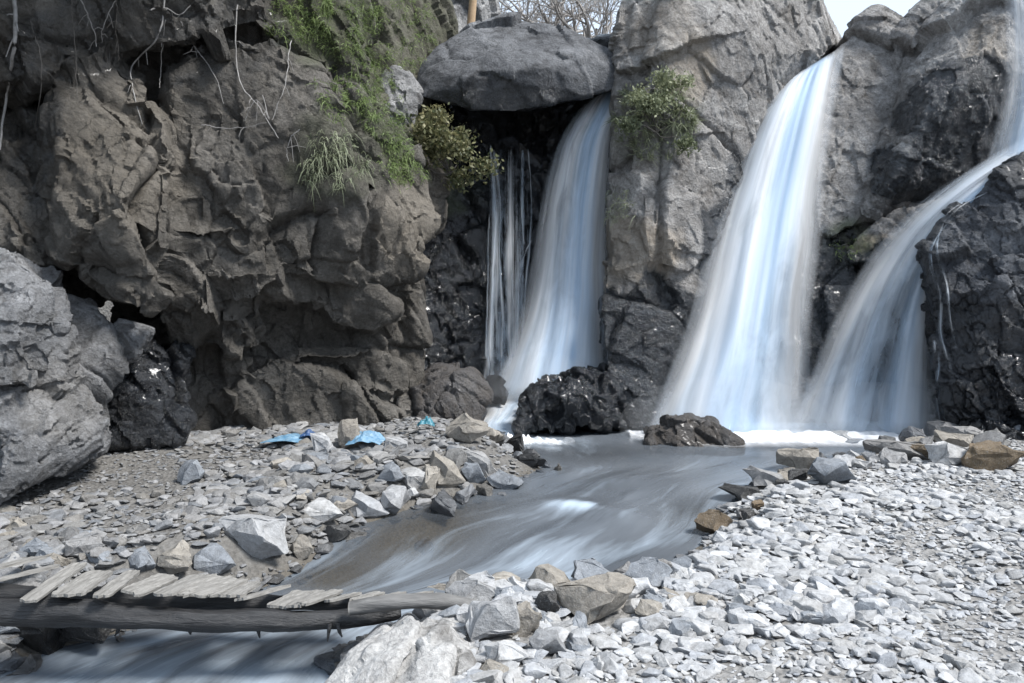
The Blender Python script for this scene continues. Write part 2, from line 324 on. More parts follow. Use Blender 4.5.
# ------------------------------------------------------------------ rocks: a union of angular blocks, remeshed and fractured
def hull_into(bm, pts, thick, grow=1.0):
    vs = []
    cu = sum(p[0] for p in pts)/len(pts); cv = sum(p[1] for p in pts)/len(pts)
    for (u, v, Y) in pts:
        vs.append(bm.verts.new(P(u, v, Y)))
        vs.append(bm.verts.new(P(cu+(u-cu)*grow, cv+(v-cv)*grow, Y+thick)))
    r = bmesh.ops.convex_hull(bm, input=vs)
    bmesh.ops.delete(bm, geom=list({g for g in r['geom_interior']+r['geom_unused'] if isinstance(g, bmesh.types.BMVert)}), context='VERTS')
LV_CLIFF = [(2.0, .06, .13, .10), (.85, .04, .17, .05), (.34, .010, .13, .018), (.13, .004, .14, .004)]
LV_WET = [(.8, .06, .16, .06), (.3, .03, .18, .035), (.12, .010, .16, .012)]
def rock(name, blocks, voxel, mat, seed, label, cat, levels=LV_CLIFF, base=(0, 0, 0), paint=(), stretch=(1.25, 1, .62), noise=.006, group=None, amp=1.0, ridge=0.):
    me = bpy.data.meshes.new(name); first = True
    tmp = bmesh.new()
    for b in blocks:
        pts, th = b[0], b[1]; g = b[2] if len(b) > 2 else .96
        one = bmesh.new(); hull_into(one, pts, th, g)
        m1 = bpy.data.meshes.new('tmp'); one.to_mesh(m1); one.free(); tmp.from_mesh(m1); bpy.data.meshes.remove(m1)
    bmesh.ops.recalc_face_normals(tmp, faces=tmp.faces); tmp.to_mesh(me); tmp.free()
    o = bpy.data.objects.new(name, me); C.objects.link(o)
    md = o.modifiers.new('r', 'REMESH'); md.mode = 'VOXEL'; md.voxel_size = voxel
    dg = bpy.context.evaluated_depsgraph_get(); m2 = bpy.data.meshes.new_from_object(o.evaluated_get(dg))
    o.modifiers.clear(); o.data = m2; bpy.data.meshes.remove(me); me = m2; me.name = name
    n = len(me.vertices); V = np.zeros(n*3, np.float32); me.vertices.foreach_get('co', V); V = V.reshape(-1, 3).astype(float)
    # drop stray closed pockets the remesh leaves apart from the main body
    E = np.zeros(len(me.edges)*2, np.int32); me.edges.foreach_get('vertices', E); E = E.reshape(-1, 2); lab = np.arange(n)
    while True:
        l0 = lab.copy(); mn = np.minimum(lab[E[:, 0]], lab[E[:, 1]]); np.minimum.at(lab, E[:, 0], mn); np.minimum.at(lab, E[:, 1], mn)
        lab = lab[lab]; lab = lab[lab]
        if (lab == l0).all(): break
    ct = np.bincount(lab, minlength=n)
    if (ct > 0).sum() > 1:
        bad = np.where(lab != ct.argmax())[0]; bm = bmesh.new(); bm.from_mesh(me); bm.verts.ensure_lookup_table()
        bmesh.ops.delete(bm, geom=[bm.verts[int(i)] for i in bad], context='VERTS'); bm.to_mesh(me); bm.free()
        n = len(me.vertices); V = np.zeros(n*3, np.float32); me.vertices.foreach_get('co', V); V = V.reshape(-1, 3).astype(float)
    # soften the remeshed corners a little, then break the faces up
    E = np.zeros(len(me.edges)*2, np.int32); me.edges.foreach_get('vertices', E); E = E.reshape(-1, 2)
    deg = np.bincount(E.ravel(), minlength=n).astype(float)[:, None]
    for it in range(2):
        A = np.zeros_like(V); np.add.at(A, E[:, 0], V[E[:, 1]]); np.add.at(A, E[:, 1], V[E[:, 0]]); V = V*.5+.5*A/np.maximum(deg, 1)
    me.vertices.foreach_set('co', V.astype(np.float32).ravel()); me.update()
    N = np.zeros(n*3, np.float32); me.vertex_normals.foreach_get('vector', N); N = N.reshape(-1, 3)
    rot = np.array(Euler((R(25), R(-32), R(20))).to_matrix())
    W = (V@rot)*np.array(stretch)
    W0 = W; W = W+.13*np.stack([fbm(V*.9+7*q, 2, seed+q*11) for q in range(3)], 1)+.02*np.stack([fbm(V*6+7*q, 2, seed+q*13) for q in range(3)], 1)
    d = noise*fbm(V*1.7, 3, seed+50, .5)+.004*np.abs(fbm(V*9, 3, seed+60))
    if ridge: d = d+ridge*(1-2.2*np.abs(fbm((V@rot)*np.array((.9, 6, 6)), 2, seed+33, .45)))+.3*ridge*fbm((V@rot)*np.array((4, 34, 34)), 2, seed+35)
    deg1 = deg[:, 0]
    for i, (cell, off, tilt, ck) in enumerate(levels):
        f1, f2, pp, rv = vor(W/cell, seed+100*i); loc = np.clip(W0/cell-pp, -1, 1); ckm = sstep(-.1, .35, fbm(V*.8+31*i, 2, seed+90+i))
        d = d+amp*(off*rv[:, 3]+cell*tilt*(loc*rv[:, :3]).sum(1)-ck*ckm*(1-sstep(0., .07, f2-f1)))
        if i == 1: d = .72*d+.28*(np.bincount(E[:, 0], d[E[:, 1]], n)+np.bincount(E[:, 1], d[E[:, 0]], n))/np.maximum(deg1, 1)
        if i < len(levels)-1: W = W+.05*cell*np.stack([vnoise(V*6/cell*.3+9*q, seed+q) for q in range(3)], 1)
    V2 = V+N*d[:, None]
    me.vertices.foreach_set('co', V2.astype(np.float32).ravel()); me.update()
    # wet / moss / tan patches; some wet ones also paint in shade
    uu = HU+F*V2[:, 0]/np.maximum(V2[:, 1], .5); vv = HV+F*(CAMH-V2[:, 2])/np.maximum(V2[:, 1], .5)
    surf = np.zeros((n, 4)); surf[:, :3] = base; surf[:, 3] = 1
    nz = fbm(V2*2.2, 4, seed+77)
    for (ch, cu, cv, ru, rv_, st) in paint:
        r = np.sqrt(((uu-cu)/ru)**2+((vv-cv)/rv_)**2)+.30*nz
        wgt = 1-sstep(.65, 1.1, r)
        surf[:, ch] = surf[:, ch]*(1-wgt)+st*wgt
    a = me.attributes.new('surf', 'FLOAT_COLOR', 'POINT'); a.data.foreach_set('color', np.clip(surf, 0, 1).astype(np.float32).ravel())
    me.materials.clear(); me.materials.append(mat)
    me.polygons.foreach_set('use_smooth', np.ones(len(me.polygons), bool)); me.set_sharp_from_angle(angle=R(38))
    # origin at the foot of the rock
    lo = V2.min(0); hi = V2.max(0); org = Vector(((lo[0]+hi[0])/2, (lo[1]+hi[1])/2, lo[2]))
    me.transform(Matrix.Translation(-org)); o.location = org
    tag(o, label, cat, group); return o
WET_SHADE, MOSS, TAN = 0, 1, 2  # first channel: wet rock, also used to paint shade

# --- water level and ground
ZW_Y = [1, 4.0, 4.7, 5.2, 6, 7, 8.2, 20]; ZW_Z = [-.47, -.45, -.41, -.31, -.2, -.1, 0., 0.]
def zw(Y): return np.interp(Y, ZW_Y, ZW_Z)
_ys = np.linspace(2.5, 16, 4000); _vs = HV+F*(CAMH-zw(_ys))/_ys
def water_pt(u, v):
    Y = np.interp(-v, -_vs, _ys); return ((u-HU)/F*Y, float(Y))
SHORE_L = [(470, 424), (492, 440), (530, 462), (545, 470), (525, 480), (498, 492), (440, 506), (372, 522), (335, 546), (305, 570), (262, 592), (190, 618), (110, 640), (50, 655), (-40, 690), (-200, 760)]
SHORE_R = [(955, 440), (935, 444), (865, 455), (795, 474), (745, 488), (722, 508), (712, 532), (680, 562), (640, 586), (560, 600), (500, 606), (440, 612), (395, 632), (350, 660), (325, 690), (300, 760)]
WL = [water_pt(*p) for p in SHORE_L]; WR = [water_pt(*p) for p in SHORE_R]
POOL_BACK = [(water_pt(955, 440)[0]+.2, 10.6), (-.6, 10.6)]
WATER = np.array(WL[::-1]+[(-.9, 10.6), (4.6, 10.6)]+WR)
def sdist(X, Y, poly):
    p = np.stack([X, Y], -1); d = np.full(len(X), 1e9); ins = np.zeros(len(X), bool); m = len(poly)
    for i in range(m):
        a, b = poly[i], poly[(i+1) % m]; e = b-a; t = np.clip(((p-a)@e)/(e@e+1e-12), 0, 1)
        d = np.minimum(d, np.linalg.norm(p-a-t[:, None]*e, axis=1))
        c = (a[1] > Y) != (b[1] > Y); xi = a[0]+(Y-a[1])/(b[1]-a[1]+1e-12)*e[0]
        ins ^= c & (X < xi)
    return np.where(ins, -d, d)
def ground_z(X, Y):
    X = np.asarray(X, float); Y = np.asarray(Y, float); d = sdist(X, Y, WATER)
    q = np.stack([X, Y, np.zeros_like(X)], 1)
    z = zw(Y)
    left = (X < np.interp(Y, [2, 4, 6, 8, 10], [-.8, -.5, .4, .6, .6]))
    bank = np.where(left, np.interp(Y, [2, 4.2, 5.2, 6.5, 9.5], [-.32, -.12, .0, .08, .20]), np.interp(Y, [2, 4.2, 6, 9], [-.08, -.08, .05, .10]))
    bank = bank+.035*fbm(q*.9, 3, 3)+np.where(left, .05, 0.)*sstep(.6, 3, d)
    bank = bank+.13*np.exp(-((X+.75)/.75)**2-((Y-7.9)/.75)**2)+.06*np.exp(-((X+1.4)/.8)**2-((Y-6.6)/.6)**2)
    out = z+(bank-z)*sstep(0., .55, d)+.012*fbm(q*5, 3, 5)
    inn = z-.03-.16*sstep(0., .6, -d)
    return np.where(d > 0, out, inn), d
def ground_hit(u, v):
    Ys = np.linspace(2.2, 11, 600); X = (u-HU)/F*Ys; Z = CAMH-(v-HV)/F*Ys; g, _ = ground_z(X, Ys)
    i = np.argmax(Z <= g) if (Z <= g).any() else 599
    return X[i], Ys[i], g[i]
xs = np.concatenate([np.linspace(-80, -8.2, 14), np.arange(-8, 8, .05), np.linspace(8.2, 80, 14)])
ys = np.concatenate([np.linspace(-60, .4, 10), np.arange(.5, 12, .05), np.linspace(12.3, 140, 16)])
GX, GY = np.meshgrid(xs, ys, indexing='ij'); gz, gd = ground_z(GX.ravel(), GY.ravel())
right_side = sstep(-.1, .6, GX.ravel()-np.interp(GY.ravel(), [2, 4, 6, 8, 10], [-.6, -.3, .6, .9, 1.2]))
gs = np.zeros((len(gz), 4)); gs[:, 0] = 1-sstep(-.02, .22, gd); gs[:, 1] = right_side; gs[:, 3] = 1
g = mesh_np('ground', np.stack([GX.ravel(), GY.ravel(), gz], 1), grid_faces(len(xs), len(ys)), M['ground'], smooth=True, attrs={'surf': gs}); tag(g, kind='structure')

# --- stream surface
nu, nv = 90, 260
Lp = smooth_path(WL[::-1]+[(-.9, 10.6)], nv); Rp = smooth_path(WR[::-1]+[(4.6, 10.6)], nv)
t = np.linspace(-.06, 1.06, nu)[None, :, None]
XY = Lp[:, None]*(1-t)+Rp[:, None]*t; XY = XY.reshape(-1, 2)
wx, wy = XY[:, 0], XY[:, 1]; pu = HU+F*wx/wy; pv = HV+F*(CAMH-zw(wy))/wy
def gau(cu, cv, ru, rv, rot=0.):
    c, s = math.cos(R(rot)), math.sin(R(rot)); a = (pu-cu)*c+(pv-cv)*s; b = -(pu-cu)*s+(pv-cv)*c
    return np.exp(-(a/ru)**2-(b/rv)**2)
foam = .5*gau(578, 511, 34, 5, 8)+.22*gau(640, 480, 60, 6, -12)+.2*gau(240, 668, 260, 12, 3)+.2*gau(150, 678, 120, 7)
foam = foam+.17*sstep(495, 550, pv)+.9*sstep(446, 428, pv)*sstep(620, 700, pu)+.55*gau(520, 438, 60, 8, 8)+.12*gau(560, 560, 90, 14, -12)
shal = np.clip(.22+.9*gau(420, 535, 85, 30, -15)+.7*gau(330, 580, 50, 20)+.55*gau(690, 510, 40, 22)+.35*gau(600, 455, 120, 10), 0, 1)
along = np.concatenate([[0], np.cumsum(np.linalg.norm(np.diff((Lp+Rp)/2, axis=0), axis=1))])
uvs = np.stack([np.tile(t.ravel(), nv)*2.2, np.repeat(along, nu)], 1)
wz = zw(wy)+.02*fbm(np.stack([uvs[:, 0]*2.2, uvs[:, 1]*.8, 0*wx], 1), 3, 9)+.06*gau(590, 512, 45, 9, 8)+.025*gau(640, 480, 50, 7)
sf = np.stack([np.clip(foam, 0, 1), shal, 0*shal, 1+0*shal], 1)
st = mesh_np('stream', np.stack([wx, wy, wz], 1), grid_faces(nv, nu), M['stream'], smooth=True, attrs={'surf': sf}, uv=uvs); tag(st, kind='structure')

# ------------------------------------------------------------------ cliffs and boulders
rock('cliff', [
    ([(-160, -60, 8.0), (60, 60, 7.9), (110, 60, 8.0), (230, 130, 8.4), (215, 260, 8.6), (60, 320, 8.2), (-160, 330, 7.2), (260, -60, 8.2)], 2.2),
    ([(-160, -140, 6.8), (30, -140, 7.0), (270, -140, 7.7), (275, 20, 7.9), (150, 48, 7.7), (60, 40, 7.5), (10, 95, 7.2), (-160, 120, 6.4)], 2.2),
    ([(-100, 130, 7.0), (0, 175, 7.1), (40, 120, 7.4), (52, 200, 7.2), (66, 270, 7.1), (0, 280, 6.9), (-120, 280, 6.6)], 1.5),
    ([(52, 95, 7.2), (62, 60, 7.3), (80, 48, 7.3), (150, 70, 7.4), (178, 150, 7.15), (183, 245, 6.95), (150, 315, 6.85), (108, 305, 6.8), (62, 262, 6.85), (52, 200, 6.8), (56, 150, 6.85), (120, 200, 6.62)], 1.4),
    ([(165, 90, 7.8), (230, 75, 8.0), (300, 62, 8.3), (330, 150, 8.05), (262, 215, 7.85), (190, 298, 7.55), (170, 200, 7.5)], 1.6),
    ([(150, 30, 7.9), (290, 10, 8.2), (320, 90, 8.4), (160, 100, 8.0)], 1.4),
    ([(278, 40, 8.7), (330, 55, 8.6), (368, 95, 8.7), (405, 150, 8.9), (432, 190, 9.2), (434, 225, 9.1), (410, 250, 8.9), (350, 240, 8.2), (320, 150, 8.2)], 1.8),
    ([(290, 190, 7.95), (345, 190, 8.0), (415, 240, 8.9), (415, 268, 9.0), (385, 282, 8.7), (330, 262, 8.05), (300, 275, 7.75), (258, 296, 7.5), (228, 300, 7.45), (192, 312, 7.5), (215, 270, 7.5), (268, 215, 7.7)], 1.5),
    ([(110, 325, 8.0), (200, 305, 8.4), (330, 268, 8.9), (412, 280, 9.5), (425, 345, 9.7), (415, 430, 9.6), (300, 445, 8.9), (200, 460, 8.3), (110, 460, 7.9)], 2.2),
    ([(195, 310, 7.85), (260, 300, 7.9), (272, 345, 8.1), (225, 352, 8.0), (185, 345, 7.9)], 1.),
    ([(315, 302, 8.35), (345, 268, 8.5), (376, 288, 8.5), (392, 308, 8.8), (372, 334, 8.7), (332, 330, 8.4)], .9),
    ([(250, 370, 8.35), (300, 345, 8.5), (370, 345, 8.8), (400, 365, 9.2), (408, 415, 9.3), (340, 440, 8.8), (270, 440, 8.5), (225, 400, 8.3)], 1.),
    ([(345, 385, 8.65), (380, 382, 8.8), (400, 400, 9.1), (390, 425, 9.0), (350, 420, 8.75)], .6),
    ([(-60, -420, 4.6), (160, -420, 5.2), (330, -420, 6.6), (310, -150, 8.0), (60, -150, 6.6), (-160, -130, 5.8), (-400, -420, 4.2), (-400, -100, 5.0)], 2.4, 1.0),  # unseen overhang higher up, added to shade the left cliff and bank
    ([(230, -140, 8.2), (330, -160, 8.8), (345, 10, 8.9), (370, 100, 8.9), (300, 110, 8.5), (235, 100, 8.4)], 1.6),
    ([(270, 120, 8.6), (400, 150, 9.1), (400, 260, 9.1), (270, 250, 8.3)], 1.4),
    ([(140, 215, 7.4), (235, 225, 7.55), (255, 322, 7.85), (232, 350, 7.95), (176, 352, 7.9), (150, 310, 7.6), (205, 290, 7.42)], 1.8),
    ([(120, 200, 8.5), (280, 190, 8.7), (290, 340, 8.8), (110, 350, 8.5), (190, 260, 8.3)], 1.2),
    ([(-420, -140, 6.0), (-150, -60, 6.9), (-120, 420, 6.8), (-420, 500, 5.0), (-700, 200, 4.5)], 1.8),
], .024, M['cliff'], 11, 'tall brown rock cliff with an overhanging brow and hanging roots above the left bank', 'cliff',
    base=(.0, 0, .15), paint=[(WET_SHADE, 250, 380, 150, 60, .30), (WET_SHADE, 140, 40, 190, 55, .48), (TAN, 410, 225, 45, 55, .65), (TAN, 120, 150, 70, 90, .45), (MOSS, 350, 150, 60, 50, .2), (MOSS, 390, 110, 30, 60, .45), (MOSS, 330, 30, 60, 40, .45), (WET_SHADE, 30, 120, 35, 90, .5)])  # upper-left wet patches: dark soil plus painted-in overhang and crevice shade
rock('boulder', [
    ([(-90, 238, 6.45), (0, 250, 6.4), (30, 262, 6.35), (60, 284, 6.4), (62, 330, 6.3), (10, 322, 6.0), (-90, 310, 5.9)], 1.1),
    ([(-90, 312, 5.95), (12, 318, 6.05), (66, 332, 6.4), (70, 380, 6.45), (38, 398, 6.15), (-90, 396, 5.8)], 1.1),
    ([(-60, 330, 5.85), (20, 338, 5.95), (38, 360, 6.0), (34, 385, 5.95), (-60, 384, 5.75)], .6),
    ([(-90, 385, 5.8), (36, 392, 6.1), (75, 380, 6.5), (104, 405, 6.5), (103, 448, 6.4), (62, 472, 6.15), (0, 496, 5.75), (-90, 510, 5.5), (30, 430, 5.95)], 1.1),
], .020, M['slate'], 24, 'pale grey boulder with a stepped face at the left end of the bank', 'boulder', base=(0, 0, .1), paint=[(WET_SHADE, 20, 484, 90, 14, .5), (TAN, 60, 400, 50, 50, .3)],
    levels=[(.9, .03, .10, .05), (.36, .018, .14, .03), (.13, .006, .15, .008)], stretch=(1, 1, 1.8))
rock('boulder', [([(66, 350, 7.0), (122, 318, 7.1), (152, 330, 7.1), (132, 365, 7.0), (104, 402, 6.9), (85, 390, 6.75), (60, 375, 6.7)], .5), ([(62, 300, 7.1), (100, 310, 7.1), (125, 330, 7.1), (70, 360, 6.9)], .6)],
     .02, M['slate'], 22, 'pale angular slab wedged between the left boulder and the brown cliff', 'boulder', amp=.6, base=(0, 0, .15))
rock('boulder', [([(112, 380, 7.5), (150, 345, 7.7), (185, 350, 7.8), (190, 400, 7.7), (178, 445, 7.5), (108, 445, 7.3), (140, 400, 7.35)], .8)],
     .02, M['dark'], 23, 'dark wet fissured boulder at the foot of the brown cliff', 'boulder', levels=LV_WET, base=(.6, 0, 0))
rock('cliff', [
    ([(380, 40, 12.3), (660, 40, 12.6), (660, 430, 12.0), (380, 430, 11.4)], 1.6),
    ([(425, 165, 11.4), (485, 185, 11.5), (492, 360, 11.2), (495, 400, 11.0), (395, 400, 10.5), (402, 300, 10.9), (412, 230, 11.1)], 1.6),
    ([(440, 110, 11.6), (490, 130, 11.7), (490, 200, 11.5), (430, 190, 11.4)], 1.2),
    ([(490, 150, 11.75), (520, 138, 11.75), (545, 160, 11.8), (545, 300, 11.7), (540, 400, 11.4), (485, 400, 11.3), (488, 250, 11.5)], 1.2),
    ([(545, 140, 11.9), (580, 100, 11.9), (625, 88, 11.8), (625, 150, 11.6), (605, 400, 11.4), (520, 400, 11.4), (535, 250, 11.7)], 1.4),
], .034, M['dark'], 31, 'black wet rock wall of the recess behind the left waterfalls', 'cliff', levels=LV_WET, base=(.8, 0, .1), paint=[(WET_SHADE, 430, 210, 35, 50, .35), (MOSS, 450, 180, 40, 30, .4)])
rock('boulder', [
    ([(413, 80, 10.7), (420, 62, 10.75), (436, 45, 10.85), (470, 27, 11.0), (505, 22, 11.1), (545, 24, 11.1), (585, 36, 11.05), (614, 54, 10.95), (626, 74, 10.85), (612, 90, 10.75), (565, 98, 10.55), (515, 114, 10.45), (472, 110, 10.35), (420, 98, 10.45), (480, 76, 10.2), (545, 66, 10.3), (500, 46, 10.55), (580, 58, 10.55), (440, 72, 10.4)], 1.2, .9),
], .026, M['cap'], 41, 'big dark grey capstone boulder bridging the gap above the left waterfall', 'boulder', levels=[(1.3, .03, .10, .03), (.5, .006, .06, .006)], base=(.2, 0, 0), noise=.02, amp=.9, paint=[(WET_SHADE, 520, 100, 110, 16, .6)])
rock('cliff', [
    ([(634, -80, 10.9), (690, -80, 10.6), (702, 60, 10.5), (692, 150, 10.4), (640, 185, 10.4), (612, 168, 10.7), (619, 125, 10.9), (642, 85, 11.0), (638, 0, 10.95)], 1.6),
    ([(680, -80, 10.6), (745, -60, 10.6), (760, 60, 10.6), (768, 115, 10.8), (735, 185, 10.6), (722, 232, 10.4), (660, 215, 10.15), (625, 190, 10.3), (660, 130, 10.25), (720, 60, 10.45)], 1.6),
    ([(745, -80, 10.9), (795, -60, 11.2), (812, 0, 11.3), (838, 45, 11.5), (792, 82, 11.4), (765, 112, 11.1), (745, 60, 10.6)], 1.4),
    ([(607, 172, 10.6), (640, 170, 10.2), (700, 200, 10.2), (722, 240, 10.3), (690, 272, 10.05), (650, 262, 9.95), (606, 275, 10.25)], 1.4),
    ([(602, 260, 10.4), (650, 250, 10.05), (716, 240, 10.4), (705, 310, 10.2), (665, 400, 9.85), (650, 440, 9.7), (614, 440, 9.75), (606, 370, 9.85), (602, 320, 10.25)], 1.6),
], .022, M['grey'], 58, 'grey rock buttress with a grassy hollow standing between the left and middle waterfalls', 'cliff', base=(0, 0, .12),
    amp=.58, paint=[(TAN, 690, 60, 30, 40, .45), (TAN, 640, 255, 50, 40, .5), (TAN, 655, 25, 40, 40, .3), (WET_SHADE, 655, 355, 110, 92, 1.), (WET_SHADE, 720, 270, 30, 90, .7), (TAN, 600, 285, 14, 30, .4), (WET_SHADE, 740, 190, 18, 60, .6), (MOSS, 650, 120, 50, 45, .2), (WET_SHADE, 800, 80, 25, 25, .5)])
rock('boulder', [
    ([(520, 428, 9.15), (524, 400, 9.3), (548, 382, 9.4), (580, 372, 9.5), (606, 372, 9.65), (628, 390, 9.7), (626, 430, 9.5), (560, 398, 9.15), (596, 404, 9.3)], .8),
], .018, M['dark'], 52, 'jagged black wet boulder at the foot of the grey buttress', 'boulder', levels=[(.4, .05, .22, .04), (.17, .024, .2, .025), (.08, .006, .12, .008)], base=(.9, 0, 0))
rock('cliff', [
    ([(740, 150, 11.8), (800, 75, 12.0), (842, 52, 12.0), (835, 150, 11.6), (815, 270, 11.1), (690, 310, 11.0), (715, 210, 11.4)], 1.4),
    ([(828, 58, 11.7), (842, 44, 11.7), (876, 16, 11.7), (912, 40, 11.5), (905, 130, 11.0), (885, 200, 10.8), (818, 250, 10.7), (814, 130, 11.3)], 1.2),
    ([(906, 70, 11.1), (935, 28, 11.0), (985, -20, 10.8), (1060, -80, 10.8), (1010, 5, 10.4), (968, 80, 10.25), (925, 118, 10.3), (888, 185, 10.4), (850, 228, 10.7), (1110, 60, 10.7), (1090, 160, 11.2), (985, 168, 11.1), (930, 190, 11.0)], 1.6),
    ([(895, 42, 11.4), (935, 24, 11.3), (990, -50, 11.2), (980, 100, 11.0), (890, 130, 11.2)], 1.2),
    ([(690, 270, 11.0), (850, 220, 11.2), (960, 170, 11.1), (1080, 160, 11.0), (1080, 445, 10.4), (800, 450, 10.4), (640, 450, 10.3)], 1.6),
    ([(845, 250, 10.6), (895, 215, 10.5), (952, 192, 10.5), (935, 235, 10.4), (880, 262, 10.4), (850, 262, 10.5)], .8),
    ([(800, 250, 10.75), (850, 240, 10.7), (860, 330, 10.6), (830, 400, 10.45), (800, 400, 10.4)], .8),
], .024, M['grey'], 61, 'large grey cliff with a dark overhang rising between the middle and right waterfalls', 'cliff', base=(.05, 0, .1), amp=.5, levels=[(2.2, .06, .14, .10), (.8, .03, .14, .06), (.28, .014, .16, .02), (.12, .006, .16, .008)],
    paint=[(WET_SHADE, 985, 130, 88, 78, 1.), (WET_SHADE, 915, 175, 55, 32, 1.), (WET_SHADE, 850, 320, 120, 90, .95), (WET_SHADE, 800, 180, 20, 120, .8), (WET_SHADE, 730, 330, 70, 140, .95), (WET_SHADE, 1000, 300, 90, 150, .9), (MOSS, 850, 245, 30, 25, .6), (TAN, 870, 245, 30, 12, .6), (TAN, 985, 60, 25, 40, .35), (WET_SHADE, 905, 225, 40, 14, .2)])  # patches under the overhang: wet rock plus underside shade painted in
rock('boulder', [
    ([(925, 262, 9.3), (940, 226, 9.3), (985, 196, 9.2), (1024, 156, 9.1), (1110, 128, 9.1), (1110, 330, 8.6), (1000, 300, 8.65), (950, 300, 8.9), (930, 300, 9.2)], 1.2),
    ([(928, 290, 9.2), (1000, 280, 8.65), (1110, 300, 8.5), (1110, 465, 8.4), (1000, 460, 8.55), (948, 455, 8.8), (950, 400, 9.0), (936, 350, 9.2)], 1.2),
], .018, M['dark'], 71, 'dark cracked wet boulder beside the right waterfall at the right edge', 'boulder', levels=[(.6, .06, .2, .07), (.26, .03, .15, .045), (.11, .008, .1, .012)], base=(.55, 0, 0), paint=[(WET_SHADE, 1000, 240, 60, 60, .25), (WET_SHADE, 1000, 420, 90, 50, .95)])
rock('boulder', [
    ([(648, 444, 8.75), (650, 426, 8.9), (672, 424, 8.8), (690, 417, 8.9), (712, 422, 8.9), (728, 434, 8.9), (742, 446, 8.7), (690, 450, 8.6)], .5),
], .014, M['dark'], 72, 'low dark brown rock standing in the pool before the middle waterfall', 'boulder', levels=[(.3, .04, .3, .02), (.12, .015, .2, .01)], base=(.45, 0, .35))
rock('boulder', [
    ([(418, 425, 9.2), (420, 385, 9.5), (440, 374, 9.6), (470, 376, 9.6), (484, 395, 9.6), (480, 425, 9.3), (450, 400, 9.25)], .7),
], .016, M['dark'], 73, 'squat dark grey boulder at the foot of the recess left of the cascade', 'boulder', levels=LV_WET, base=(.4, 0, .3))
rock('boulder', [([(478, 400, 10.0), (482, 378, 10.2), (500, 376, 10.2), (512, 392, 10.2), (508, 405, 10.0)], .4)], .016, M['dark'], 74,
     'small black wet rock at the base of the thin waterfall', 'boulder', levels=LV_WET, base=(.9, 0, 0))
rock('boulder', [([(383, 90, 10.4), (388, 70, 10.5), (408, 76, 10.5), (420, 92, 10.5), (415, 105, 10.4), (392, 108, 10.3)], .5), ([(385, 108, 10.3), (412, 104, 10.4), (414, 135, 10.4), (395, 160, 10.3), (380, 130, 10.2)], .6)],
     .02, M['grey'], 75, 'small grey rocks wedged between the grassy cliff shoulder and the capstone', 'boulder', amp=.5)
rock('cliff', [
    ([(300, -160, 9.6), (380, -120, 11.6), (420, 8, 12.2), (450, 40, 12.2), (436, 66, 11.8), (405, 78, 11.0), (370, 60, 10.1), (330, 20, 9.6)], 2.0),
    ([(425, 60, 11.8), (400, 75, 10.9), (360, 70, 9.8), (385, 180, 9.7), (425, 200, 11.0)], 1.2),
], .04, M['cliff'], 81, 'grassy rock shoulder sloping down behind the brown cliff', 'cliff', base=(0, .3, .25))
rock('boulder', [
    ([(430, 30, 14.5), (440, -60, 14.5), (480, -60, 14.8), (492, 30, 14.8), (485, 60, 14.5), (440, 60, 14.2)], 2.0),
], .06, M['grey'], 82, 'grey rock outcrop far behind the capstone boulder', 'boulder')
rock('boulder', [
    ([(326, 690, 3.52), (350, 655, 3.62), (385, 628, 3.78), (392, 634, 3.74), (362, 672, 3.5), (345, 760, 3.2), (320, 760, 3.2)], .5),
    ([(340, 700, 3.45), (368, 650, 3.58), (410, 617, 3.8), (420, 622, 3.74), (390, 668, 3.46), (372, 770, 3.15), (330, 770, 3.15)], .55),
    ([(365, 710, 3.40), (392, 660, 3.56), (428, 618, 3.82), (440, 624, 3.76), (418, 668, 3.5), (402, 770, 3.15), (360, 770, 3.15)], .55),
    ([(395, 700, 3.44), (418, 655, 3.52), (444, 620, 3.78), (458, 628, 3.72), (446, 668, 3.48), (432, 770, 3.15), (392, 770, 3.15)], .5),
    ([(425, 705, 3.48), (442, 665, 3.6), (456, 630, 3.74), (472, 648, 3.68), (468, 690, 3.5), (452, 770, 3.2), (420, 770, 3.2)], .45),
], .012, M['white'], 91, 'large weathered boulder with ridged layers below the right end of the plank bridge', 'boulder', levels=[(.5, .012, .10, .01), (.16, .006, .12, .006)], ridge=.014, stretch=(.45, 1.6, 1.8), noise=.0, base=(0, 0, .05))

